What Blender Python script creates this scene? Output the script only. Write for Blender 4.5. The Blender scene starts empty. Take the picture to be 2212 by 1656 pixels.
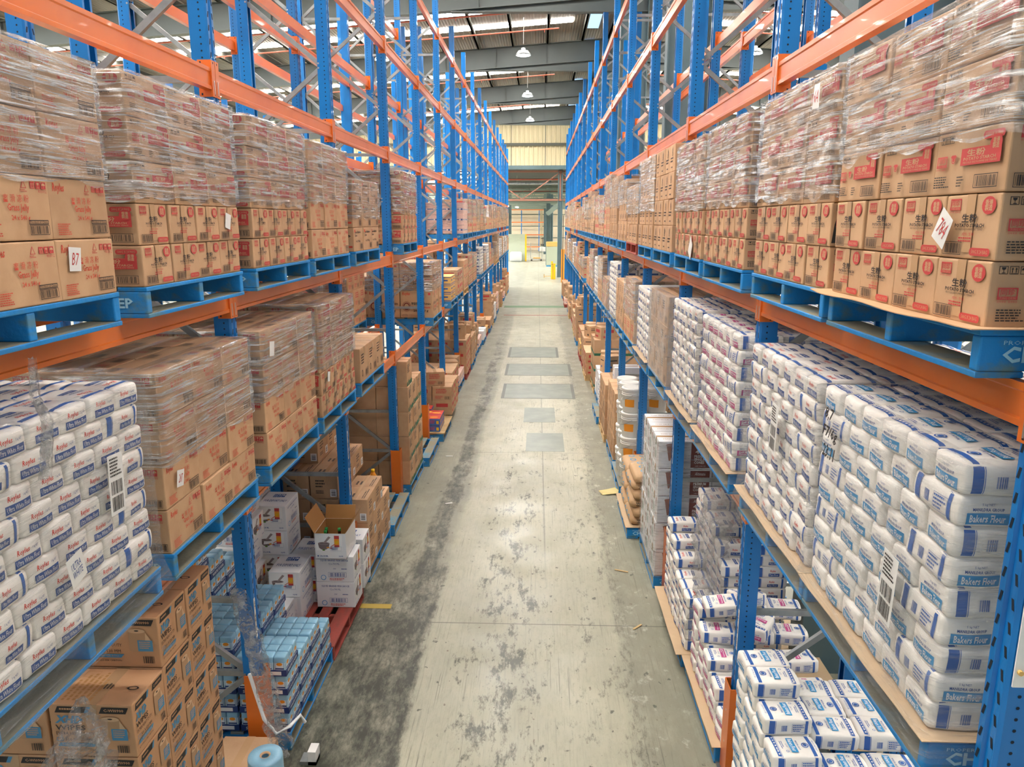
import bpy, math, random
import numpy as np
from mathutils import Vector, Matrix
from mathutils.bvhtree import BVHTree

SC = bpy.context.scene
COL = SC.collection
PI = math.pi
# ------------------------------------------------------------------ camera, world, exposure
CAM_H = 3.8797
cam_d = bpy.data.cameras.new('camera'); cam = bpy.data.objects.new('camera', cam_d); COL.objects.link(cam)
cam_d.sensor_width = 36.0; cam_d.lens = 36.0 * 1621.56 / 2212.0; cam_d.clip_start = 0.05; cam_d.clip_end = 400
cam.location = (0, 0, CAM_H)
# yaw (towards the left) and pitch (down) of the shot
cam.rotation_mode = 'XYZ'
cam.rotation_euler = (PI/2 - 0.2136, 0.0, 0.0367)
SC.camera = cam
W = bpy.data.worlds.new('world'); SC.world = W; W.use_nodes = True
W.node_tree.nodes['Background'].inputs[0].default_value = (0.90, 0.96, 1.0, 1)
W.node_tree.nodes['Background'].inputs[1].default_value = 0.30
SC.view_settings.view_transform = 'Standard'; SC.view_settings.look = 'None'
SC.view_settings.exposure = 1.12; SC.view_settings.gamma = 1.0
SC.view_settings.use_curve_mapping = False
SKY_STRENGTH = 20.0      # translucent roof sheets and added fill strips
LAMP_STRENGTH = 90.0    # high bay lamps
try:
    c = SC.cycles
    c.max_bounces = 6; c.diffuse_bounces = 3; c.glossy_bounces = 3; c.transmission_bounces = 2; c.transparent_max_bounces = 10
    c.caustics_reflective = False; c.caustics_refractive = False
    c.sample_clamp_indirect = 4.0
    c.use_adaptive_sampling = True; c.adaptive_threshold = 0.05
except Exception:
    pass

# ------------------------------------------------------------------ layout constants (metres)
LX, RX = -1.982, 1.372            # aisle faces of the two rack rows
LY, RY, PITCH = 4.7275, 4.6926, 2.68
LF, RF = -1.832, 1.268            # pallet fronts
ZM, ZD, ZG = 3.43, 2.09, 0.0      # undersides of the pallets: upper shelf, lower shelf, floor
PH = 0.145                        # pallet height
ORD = ('first second third fourth fifth sixth seventh eighth ninth tenth eleventh twelfth thirteenth fourteenth fifteenth '
       'sixteenth seventeenth eighteenth nineteenth twentieth').split()
ORD += ['twenty-' + o for o in ORD[:9]] + ['thirtieth'] + ['thirty-' + o for o in ORD[:9]] + ['fortieth'] + ['forty-' + o for o in ORD[:9]]
R = random.Random(7)

# ------------------------------------------------------------------ materials
def lin(c):
    c /= 255.0
    return c/12.92 if c <= 0.04045 else ((c+0.055)/1.055)**2.4
def rgb(h):
    h = h.lstrip('#'); return (lin(int(h[0:2], 16)), lin(int(h[2:4], 16)), lin(int(h[4:6], 16)), 1)
MATS = {}
def nd(nt, t, **kw):
    n = nt.nodes.new(t)
    for k, v in kw.items(): setattr(n, k, v)
    return n
def mat(name, col, rough=0.6, metal=0.0, noise=None, bump=0.0, bscale=30.0, vary=0.0, emit=0.0, spec=0.5, coat=0.0):
    """plain principled paint; noise=(scale, colour2, low, high) mixes a second colour in by a noise; vary = brightness per object"""
    m = bpy.data.materials.new(name); m.use_nodes = True; nt = m.node_tree
    b = nt.nodes['Principled BSDF']
    b.inputs['Roughness'].default_value = rough; b.inputs['Metallic'].default_value = metal
    b.inputs['Specular IOR Level'].default_value = spec; b.inputs['Coat Weight'].default_value = coat
    c = rgb(col) if isinstance(col, str) else col
    m.diffuse_color = c
    b.inputs['Base Color'].default_value = c
    L = nt.links.new; out = None
    if noise:
        tc = nd(nt, 'ShaderNodeTexCoord'); nz = nd(nt, 'ShaderNodeTexNoise'); cr = nd(nt, 'ShaderNodeMapRange'); mx = nd(nt, 'ShaderNodeMixRGB')
        sc = noise[0]
        mp = nd(nt, 'ShaderNodeMapping'); mp.inputs['Scale'].default_value = sc if isinstance(sc, tuple) else (sc, sc, sc)
        L(tc.outputs['Object'], mp.inputs['Vector']); L(mp.outputs[0], nz.inputs['Vector'])
        nz.inputs['Scale'].default_value = 1.0; nz.inputs['Detail'].default_value = 5
        cr.inputs['From Min'].default_value = noise[2]; cr.inputs['From Max'].default_value = noise[3]
        L(nz.outputs['Fac'], cr.inputs['Value']); L(cr.outputs[0], mx.inputs['Fac'])
        mx.inputs['Color1'].default_value = c; mx.inputs['Color2'].default_value = rgb(noise[1])
        out = mx.outputs[0]; L(out, b.inputs['Base Color'])
    if vary:
        oi = nd(nt, 'ShaderNodeObjectInfo'); mr = nd(nt, 'ShaderNodeMapRange'); hs = nd(nt, 'ShaderNodeHueSaturation')
        mr.inputs['To Min'].default_value = 1-vary; mr.inputs['To Max'].default_value = 1+vary*0.6
        L(oi.outputs['Random'], mr.inputs['Value']); L(mr.outputs[0], hs.inputs['Value'])
        if out is not None: L(out, hs.inputs['Color'])
        else: hs.inputs['Color'].default_value = c
        L(hs.outputs[0], b.inputs['Base Color'])
    if bump:
        tc = nd(nt, 'ShaderNodeTexCoord'); nz = nd(nt, 'ShaderNodeTexNoise'); bp = nd(nt, 'ShaderNodeBump')
        nz.inputs['Scale'].default_value = bscale; nz.inputs['Detail'].default_value = 3
        L(tc.outputs['Object'], nz.inputs['Vector']); L(nz.outputs['Fac'], bp.inputs['Height'])
        bp.inputs['Strength'].default_value = bump; bp.inputs['Distance'].default_value = 0.01
        L(bp.outputs[0], b.inputs['Normal'])
    if emit:
        b.inputs['Emission Color'].default_value = c; b.inputs['Emission Strength'].default_value = emit
    MATS[name] = m
    return m

M = {}
def dm(k, *a, **kw): M[k] = mat(k, *a, **kw)
dm('card', '#cba57f', 0.75, vary=0.10, noise=((6, 6, 6), '#be9670', .4, .75), bump=.12, bscale=25)
dm('card2', '#c7a17c', 0.75, vary=0.12, noise=((5, 5, 5), '#b8906a', .4, .75), bump=.12, bscale=25)
dm('card_orange', '#cb9c73', 0.7, vary=0.06, bump=.1)
dm('slip', '#c9ae8c', 0.7, vary=.06, bump=.2, bscale=12)
dm('card_in', '#b8874f', 0.8)
dm('tape', '#c39f78', 0.25, spec=.6)
dm('white_card', '#e9eaec', 0.5, vary=0.05)
dm('white_print', '#f2f2f2', 0.5)
dm('black', '#2a2624', 0.6)
dm('red', '#c2413f', 0.6)
dm('orange_red', '#cf4a33', 0.6)
dm('navy', '#254f96', 0.5)
dm('band', '#2f62b0', 0.5)
dm('cyan', '#2f93cf', 0.5)
dm('magenta', '#c04a8a', 0.5)
dm('script_red', '#dd4a3c', 0.5)
dm('green', '#2c6b52', 0.6)
dm('brown', '#7d3a30', 0.6)
dm('brown_light', '#9b6a5a', 0.6)
dm('yellow', '#e3b21e', 0.55)
dm('orange_y', '#ee9a2a', 0.55)
dm('stone', '#77696a', 0.7)
dm('greenleaf', '#5b8a3a', 0.6)
dm('cap_green', '#22a04a', 0.4)
dm('bottle_dark', '#2c1a12', 0.15)
dm('wipe_blue', '#4d8fb5', 0.6)
dm('paper_white', '#f5f1ea', 0.55, vary=0.03, bump=.35, bscale=18)
dm('sugar_blue', '#93c3dd', 0.3, vary=0.06, bump=.25, bscale=30)
dm('sugar_white', '#e4ecf2', 0.3)
dm('sugar_navy', '#27427f', 0.35)
dm('label_blue', '#9fd6ee', 0.6)
dm('torn_yellow', '#dccb8c', 0.7)
dm('sack', '#c3a078', 0.7, vary=0.08, bump=.5, bscale=14)
dm('pail', '#e8e8e4', 0.35)
dm('rack_blue', '#0a74c0', 0.32, noise=((3, 3, 3), '#0a66ae', .45, .7), spec=.5, coat=.15)
dm('rack_orange', '#dc7228', 0.30, noise=((2, 2, 2), '#cf6520', .45, .7), spec=.5, coat=.15)
dm('hole', '#07192b', 0.8)  # dark paint stands in for the shade inside punched holes
dm('galv', '#9ea3a3', 0.42, metal=.55, noise=((9, 9, 9), '#858b8c', .4, .7))
dm('steel_pin', '#c4c6c6', 0.3, metal=.9)
dm('label_white', '#e9e9e6', 0.5)
dm('pal_blue', '#0f86d0', 0.6, noise=((4, 11, 18), '#56808c', .50, .70), bump=.3, bscale=40)
dm('pal_deck', '#8a8570', 0.75, noise=((4, 4, 9), '#4f8fae', .52, .75), bump=.3, bscale=40)
dm('pal_red', '#a8493e', 0.7, noise=((5, 14, 14), '#8a4a40', .42, .72), bump=.3, bscale=40)
dm('pal_wood', '#c9ab7b', 0.75, noise=((5, 14, 14), '#b08f60', .42, .72), bump=.3, bscale=40)
dm('roof_steel', '#535c5c', 0.55, noise=((.6, .6, .6), '#4a5252', .4, .7))
dm('purlin', '#54564f', 0.6)
dm('pipe_red', '#d9705a', 0.45)
dm('col_steel', '#5c7278', 0.5, noise=((1, 1, 1), '#4f6468', .4, .7))
dm('wall_cream', '#d2c6a4', 0.6)
dm('wall_back', '#e8d9c0', 0.7)
dm('truss_brown', '#9a6a58', 0.6)
dm('truss_grey', '#6d7a70', 0.6)
dm('safety_yellow', '#f0bd12', 0.45)
dm('dark_gap', '#2a2c2b', 0.8)
dm('machine', '#b4bdab', 0.5)
dm('bag_clear', '#c3c8cb', 0.3)

def film(name, base, streak, tint=(0.97, 0.97, 0.97, 1), scale=(3, 3, 55), rough=0.12, gloss=.45):
    """clear stretch film: mostly see-through, gloss on its folds, white streaks painted for glints"""
    m = bpy.data.materials.new(name); m.use_nodes = True; nt = m.node_tree; nt.nodes.clear(); L = nt.links.new
    out = nd(nt, 'ShaderNodeOutputMaterial'); mix = nd(nt, 'ShaderNodeMixShader'); tr = nd(nt, 'ShaderNodeBsdfTransparent'); gl = nd(nt, 'ShaderNodeBsdfGlossy'); gm = nd(nt, 'ShaderNodeMixShader'); gl.inputs['Roughness'].default_value = rough; gm.inputs['Fac'].default_value = gloss
    pb = nd(nt, 'ShaderNodeBsdfPrincipled'); tr.inputs[0].default_value = tint
    pb.inputs['Base Color'].default_value = (.95, .95, .95, 1); pb.inputs['Roughness'].default_value = rough
    pb.inputs['Specular IOR Level'].default_value = 1.0; pb.inputs['Coat Weight'].default_value = 1.0; pb.inputs['Coat Roughness'].default_value = .05
    tc = nd(nt, 'ShaderNodeTexCoord'); mp = nd(nt, 'ShaderNodeMapping'); nz = nd(nt, 'ShaderNodeTexNoise'); nz2 = nd(nt, 'ShaderNodeTexNoise')
    mp.inputs['Scale'].default_value = scale; mp.inputs['Rotation'].default_value = (.22, .2, 0)
    L(tc.outputs['Object'], mp.inputs['Vector']); L(mp.outputs[0], nz.inputs['Vector']); L(tc.outputs['Object'], nz2.inputs['Vector'])
    nz.inputs['Scale'].default_value = 1.0; nz.inputs['Detail'].default_value = 7; nz.inputs['Roughness'].default_value = .72; nz.inputs['Distortion'].default_value = .8
    nz2.inputs['Scale'].default_value = 7; nz2.inputs['Detail'].default_value = 6
    mr = nd(nt, 'ShaderNodeMapRange'); L(nz.outputs['Fac'], mr.inputs['Value'])
    mr.inputs['From Min'].default_value = .48; mr.inputs['From Max'].default_value = .62
    mr.inputs['To Min'].default_value = base; mr.inputs['To Max'].default_value = streak  # white streaks imitate glints in the colour, beside the real gloss
    bp = nd(nt, 'ShaderNodeBump'); add = nd(nt, 'ShaderNodeMath', operation='MULTIPLY_ADD'); add.inputs[1].default_value = 1.5
    L(nz.outputs['Fac'], add.inputs[0]); L(nz2.outputs['Fac'], add.inputs[2]); L(add.outputs[0], bp.inputs['Height'])
    bp.inputs['Strength'].default_value = 1.0; bp.inputs['Distance'].default_value = .11
    L(bp.outputs[0], pb.inputs['Normal']); L(bp.outputs[0], gl.inputs['Normal']); L(pb.outputs[0], gm.inputs[1]); L(gl.outputs[0], gm.inputs[2]); L(mr.outputs[0], mix.inputs['Fac']); L(tr.outputs[0], mix.inputs[1]); L(gm.outputs[0], mix.inputs[2])
    L(mix.outputs[0], out.inputs['Surface'])
    m.diffuse_color = (.9, .9, .9, .3)
    M[name] = m
film('film', .16, .97, scale=(2.2, 2.2, 60), rough=.16)
film('film_soft', .10, .36, scale=(3, 3, 40), rough=.25, gloss=.12)
film('film_loose', .16, .70, scale=(9, 9, 14), rough=.12, gloss=.2)
film('film_sheet', .30, .55, scale=(5, 5, 5), rough=.25)

def emission(name, col, s):
    m = bpy.data.materials.new(name); m.use_nodes = True; nt = m.node_tree; nt.nodes.clear()
    o = nd(nt, 'ShaderNodeOutputMaterial'); e = nd(nt, 'ShaderNodeEmission'); e.inputs[0].default_value = rgb(col); e.inputs[1].default_value = s
    nt.links.new(e.outputs[0], o.inputs[0]); M[name] = m
emission('skylight_or_fill', '#fff8ee', SKY_STRENGTH)
emission('lamp_lens', '#eef8ff', LAMP_STRENGTH)
emission('tube_lens', '#eef8ff', 14.0)
emission('screen_blue', '#9fc6ff', 1.0)

# floor: concrete with tyre tracks, scuffs, repairs
def floor_mat():
    m = bpy.data.materials.new('floor_concrete'); m.use_nodes = True; nt = m.node_tree; L = nt.links.new
    b = nt.nodes['Principled BSDF']; tc = nd(nt, 'ShaderNodeTexCoord'); sx = nd(nt, 'ShaderNodeSeparateXYZ')
    L(tc.outputs['Object'], sx.inputs[0])
    def noise(scale, detail=6, rough=.6, dist=0.0):
        mp = nd(nt, 'ShaderNodeMapping'); mp.inputs['Scale'].default_value = scale; n = nd(nt, 'ShaderNodeTexNoise')
        L(tc.outputs['Object'], mp.inputs[0]); L(mp.outputs[0], n.inputs['Vector'])
        n.inputs['Scale'].default_value = 1; n.inputs['Detail'].default_value = detail; n.inputs['Roughness'].default_value = rough; n.inputs['Distortion'].default_value = dist
        return n.outputs['Fac']
    def rng(v, a, b_, c=0.0, d=1.0, smooth=False):
        r = nd(nt, 'ShaderNodeMapRange'); r.inputs['From Min'].default_value = a; r.inputs['From Max'].default_value = b_
        r.inputs['To Min'].default_value = c; r.inputs['To Max'].default_value = d
        if smooth: r.interpolation_type = 'SMOOTHSTEP'
        L(v, r.inputs['Value']); return r.outputs[0]
    def mth(op, a, c):
        n = nd(nt, 'ShaderNodeMath', operation=op)
        for i, v in ((0, a), (1, c)):
            if isinstance(v, (int, float)): n.inputs[i].default_value = v
            else: L(v, n.inputs[i])
        return n.outputs[0]
    def mixc(f, c1, c2):
        n = nd(nt, 'ShaderNodeMixRGB'); L(f, n.inputs[0])
        for i, v in ((1, c1), (2, c2)):
            if isinstance(v, str): n.inputs[i].default_value = rgb(v)
            else: L(v, n.inputs[i])
        return n.outputs[0]
    x, y = sx.outputs[0], sx.outputs[1]
    fine = noise((22, 7, 1), 8, .8)
    blot = noise((5, 2.2, 3), 8, .72)
    strk = noise((70, 1.6, 1), 4, .6)
    xw = mth('ADD', x, mth('MULTIPLY', mth('SUBTRACT', noise((1.2, .4, 1), 5), .5), .35))
    def bandm(x0, x1, soft):
        return mth('MULTIPLY', rng(xw, x0-soft, x0+soft, 0, 1, True), rng(xw, x1-soft, x1+soft, 1, 0, True))
    def worn(mask, n, amt, lo=.5, hi=.62):      # a mask whose edge is eaten away by a noise
        return rng(mth('ADD', mask, mth('MULTIPLY', mth('SUBTRACT', n, .5), amt)), lo, hi)
    base = mixc(rng(noise((1.1, .5, 1), 6), .35, .7), '#a19f8a', '#bab7a1')
    base = mixc(mth('MULTIPLY', rng(fine, .48, .62), .35), base, '#8b8a78')
    base = mixc(mth('MULTIPLY', rng(strk, .54, .68), .28), base, '#77776a')
    side = mth('MAXIMUM', bandm(-9, -.98, .12), bandm(.72, 9, .22))
    base = mixc(mth('MULTIPLY', worn(mth('MULTIPLY', side, .75), blot, .9, .35, .75), .72), base, '#787767')
    near = rng(y, 10.5, 6.5, 0, 1, True)
    mix2 = mth('ADD', mth('MULTIPLY', blot, .6), mth('MULTIPLY', fine, .4))
    trk = mth('MULTIPLY', bandm(-1.38, -1.10, .06), rng(y, 34, 12, .45, 1, True))
    trk = mth('MAXIMUM', trk, mth('MULTIPLY', bandm(-4, -1.0, .06), near))
    base = mixc(mth('MULTIPLY', worn(mth('MULTIPLY', trk, .70), mix2, 3.0, .38, .86), .93), base, '#33352a')
    mid = mth('MULTIPLY', bandm(-.75, .15, .3), rng(y, 18, 7, .35, 1, True))
    base = mixc(mth('MULTIPLY', worn(mth('MULTIPLY', mid, .50), mix2, 3.2, .50, .70), .85), base, '#3e4037')
    mid2 = bandm(.1, .95, .25)
    base = mixc(mth('MULTIPLY', worn(mth('MULTIPLY', mid2, .36), mix2, 3.2, .50, .70), .75), base, '#4a4b40')
    edge = bandm(.72, .92, .08)
    base = mixc(mth('MULTIPLY', worn(mth('MULTIPLY', edge, .5), fine, 2.2, .45, .7), .6), base, '#5a5a4e')
    lines = mth('MULTIPLY', rng(noise((60, 1.1, 1), 3), .60, .66), rng(noise((1.5, .5, 5), 3), .42, .58))
    base = mixc(mth('MULTIPLY', lines, .5), base, '#4d4d43')
    base = mixc(mth('MULTIPLY', rng(noise((11, 9, 7), 3, .5), .68, .71), .85), base, '#4b4d43')
    base = mixc(mth('MULTIPLY', rng(noise((19, 15, 4), 3, .5), .70, .73), .7), base, '#5d4c3e')
    dust = mth('MULTIPLY', bandm(.75, 1.3, .2), rng(noise((5, 4, 9), 5, .7), .58, .72))
    base = mixc(mth('MULTIPLY', dust, .7), base, '#d8d4c6')
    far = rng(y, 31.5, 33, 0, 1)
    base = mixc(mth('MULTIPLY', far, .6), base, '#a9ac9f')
    # saw-cut joints: thin dark lines across and along the aisle
    jt = mth('MINIMUM', mth('ABSOLUTE', mth('SUBTRACT', y, 6.72), 0), mth('ABSOLUTE', mth('SUBTRACT', y, 12.3), 0))
    base = mixc(rng(jt, .004, .010, .7, 0), base, '#4a4a42')
    jx = mth('ABSOLUTE', mth('SUBTRACT', mth('ADD', x, mth('MULTIPLY', y, .004)), .12), 0)
    base = mixc(mth('MULTIPLY', rng(jx, .005, .014, .55, 0), rng(y, 7.5, 9, 0, 1)), base, '#55564c')
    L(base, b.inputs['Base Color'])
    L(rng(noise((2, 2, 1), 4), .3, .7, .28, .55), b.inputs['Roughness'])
    bp = nd(nt, 'ShaderNodeBump'); L(noise((14, 14, 1), 5), bp.inputs['Height']); bp.inputs['Strength'].default_value = .12; bp.inputs['Distance'].default_value = .01
    L(bp.outputs[0], b.inputs['Normal'])
    M['floor'] = m
floor_mat()
dm('patch', '#757d72', 0.35, noise=((3, 3, 3), '#878d80', .4, .7))
dm('patch_rim', '#5c6258', 0.4)
dm('line_yellow', '#b59a3c', 0.6); dm('line_green', '#6f8f6e', 0.6); dm('line_red', '#9a5c52', 0.6)

def roof_mat():
    m = bpy.data.materials.new('roof_sheet'); m.use_nodes = True; nt = m.node_tree; L = nt.links.new; b = nt.nodes['Principled BSDF']
    tc = nd(nt, 'ShaderNodeTexCoord'); wv = nd(nt, 'ShaderNodeTexWave'); wv.bands_direction = 'X'; wv.inputs['Scale'].default_value = 3.0
    nz = nd(nt, 'ShaderNodeTexNoise'); nz.inputs['Scale'].default_value = 1.4; nz.inputs['Detail'].default_value = 5
    L(tc.outputs['Object'], wv.inputs['Vector']); L(tc.outputs['Object'], nz.inputs['Vector'])
    mx = nd(nt, 'ShaderNodeMixRGB'); mx.inputs[1].default_value = rgb('#6c665c'); mx.inputs[2].default_value = rgb('#857d72'); L(nz.outputs['Fac'], mx.inputs[0])
    L(mx.outputs[0], b.inputs['Base Color']); b.inputs['Roughness'].default_value = .55
    bp = nd(nt, 'ShaderNodeBump'); bp.inputs['Strength'].default_value = .4; bp.inputs['Distance'].default_value = .03
    ad = nd(nt, 'ShaderNodeMath', operation='ADD'); L(wv.outputs['Fac'], ad.inputs[0]); L(nz.outputs['Fac'], ad.inputs[1]); L(ad.outputs[0], bp.inputs['Height']); L(bp.outputs[0], b.inputs['Normal'])
    M['roof_sheet'] = m
roof_mat()

# ------------------------------------------------------------------ mesh helpers
class MB:
    def __init__(s): s.v = []; s.f = []; s.m = []; s.mats = []; s.sm = []
    def mi(s, k):
        if k not in s.mats: s.mats.append(k)
        return s.mats.index(k)
    def add(s, vs, fs, k, smooth=False):
        o = len(s.v); i = s.mi(k)
        s.v += [tuple(p) for p in vs]; s.f += [tuple(o+a for a in f) for f in fs]; s.m += [i]*len(fs); s.sm += [smooth]*len(fs)
    def box(s, x0, y0, z0, x1, y1, z1, k):
        s.add([(x0, y0, z0), (x1, y0, z0), (x1, y1, z0), (x0, y1, z0), (x0, y0, z1), (x1, y0, z1), (x1, y1, z1), (x0, y1, z1)],
              [(3, 2, 1, 0), (4, 5, 6, 7), (0, 1, 5, 4), (1, 2, 6, 5), (2, 3, 7, 6), (3, 0, 4, 7)], k)
    def rbox(s, x0, y0, z0, x1, y1, z1, r, k, smooth=False):
        vs, fs = rounded((x1-x0, y1-y0, z1-z0), r, 1)
        c = ((x0+x1)/2, (y0+y1)/2, (z0+z1)/2)
        s.add([(p[0]+c[0], p[1]+c[1], p[2]+c[2]) for p in vs], fs, k, smooth)
    def bar(s, p, q, w, h, k, up=(0, 0, 1)):
        p, q = Vector(p), Vector(q); d = (q-p).normalized(); u = Vector(up)
        if abs(d.dot(u)) > .95: u = Vector((1, 0, 0))
        a = d.cross(u).normalized()*w/2; b = a.cross(d).normalized()*h/2
        s.add([p-a-b, p+a-b, p+a+b, p-a+b, q-a-b, q+a-b, q+a+b, q-a+b],
              [(3, 2, 1, 0), (4, 5, 6, 7), (0, 1, 5, 4), (1, 2, 6, 5), (2, 3, 7, 6), (3, 0, 4, 7)], k)
    def tube(s, pts, r, k, n=8, smooth=True, caps=True):
        P = [Vector(p) for p in pts]; rs = r if isinstance(r, (list, tuple)) else [r]*len(P); vs = []; fs = []
        d0 = (P[1]-P[0]).normalized(); u = Vector((0, 0, 1)) if abs(d0.z) < .9 else Vector((1, 0, 0))
        for i, p in enumerate(P):
            d = (P[min(i+1, len(P)-1)]-P[max(i-1, 0)]).normalized(); a = d.cross(u).normalized(); b = a.cross(d)
            for j in range(n):
                t = 2*PI*j/n; vs.append(p+(a*math.cos(t)+b*math.sin(t))*rs[i])
        for i in range(len(P)-1):
            for j in range(n): fs.append((i*n+j, i*n+(j+1) % n, (i+1)*n+(j+1) % n, (i+1)*n+j))
        s.add(vs, fs, k, smooth)
        if caps: s.add(vs[:n], [tuple(range(n))[::-1]], k); s.add(vs[-n:], [tuple(range(n))], k)
    def lathe(s, prof, k, n=24, c=(0, 0, 0), smooth=True):
        vs = []; fs = []
        for r, z in prof:
            for j in range(n): vs.append((c[0]+r*math.cos(2*PI*j/n), c[1]+r*math.sin(2*PI*j/n), c[2]+z))
        for i in range(len(prof)-1):
            for j in range(n): fs.append((i*n+j, i*n+(j+1) % n, (i+1)*n+(j+1) % n, (i+1)*n+j))
        s.add(vs, fs, k, smooth)
    def prism(s, poly, z0, z1, k):
        n = len(poly)
        s.add([(x, y, z0) for x, y in poly]+[(x, y, z1) for x, y in poly],
              [tuple(range(n))[::-1], tuple(range(n, 2*n))]+[(i, (i+1) % n, n+(i+1) % n, n+i) for i in range(n)], k)
    def mesh(s, name):
        me = bpy.data.meshes.new(name); me.from_pydata(s.v, [], s.f)
        for k in s.mats: me.materials.append(M[k])
        me.polygons.foreach_set('material_index', s.m); me.polygons.foreach_set('use_smooth', s.sm); me.update()
        return me
def rounded(size, r, n=1, bulge=0.0):
    """box of `size` about the origin with rounded edges, n inner cells per axis"""
    ax = []
    for S in size:
        h = S/2; rr = min(r, h*.9)
        ins = [-h+rr+(2*(h-rr))*i/n for i in range(n+1)]
        ax.append([-h, -h+rr*.3]+ins+[h-rr*.3, h])
    idx = {}; vs = []; fs = []
    def vert(p):
        key = tuple(round(c, 6) for c in p)
        if key not in idx:
            h = [S/2 for S in size]; q = [max(-(h[i]-min(r, h[i]*.9)), min(h[i]-min(r, h[i]*.9), p[i])) for i in range(3)]
            d = Vector([p[i]-q[i] for i in range(3)])
            if d.length > 1e-9:
                d = d.normalized()*min(r, min(h)*.9)
            w = Vector(q)+d
            if bulge:
                for i in range(3):
                    o = [j for j in range(3) if j != i]
                    e = max(0, 1-(2*w[o[0]]/size[o[0]])**2)*max(0, 1-(2*w[o[1]]/size[o[1]])**2)
                    w[i] += bulge*e*(2*w[i]/size[i])
            idx[key] = len(vs); vs.append(tuple(w))
        return idx[key]
    for a in range(3):
        b, c = (a+1) % 3, (a+2) % 3
        for sgn in (0, -1):
            for i in range(len(ax[b])-1):
                for j in range(len(ax[c])-1):
                    q = []
                    for (ii, jj) in ((i, j), (i+1, j), (i+1, j+1), (i, j+1)):
                        p = [0, 0, 0]; p[a] = ax[a][sgn]; p[b] = ax[b][ii]; p[c] = ax[c][jj]; q.append(vert(p))
                    if sgn == 0: q = q[::-1]
                    fs.append(tuple(q))
    return vs, fs

COUNT = {}
def obj(name, me, parent=None, loc=(0, 0, 0), rz=0.0, label=None, cat=None, group=None, kind=None, rot=None):
    o = bpy.data.objects.new(name, me); COL.objects.link(o)
    if parent is not None: o.parent = parent
    o.location = loc
    o.rotation_euler = rot if rot else (0, 0, rz)
    if label: o['label'] = label
    if cat: o['category'] = cat
    if group: o['group'] = group
    if kind: o['kind'] = kind
    return o
def mobj(name, mb, *a, **kw): return obj(name, mb.mesh(name), *a, **kw)
def struct(name, mb, **kw): return obj(name, mb.mesh(name), kind='structure', **kw)

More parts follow.
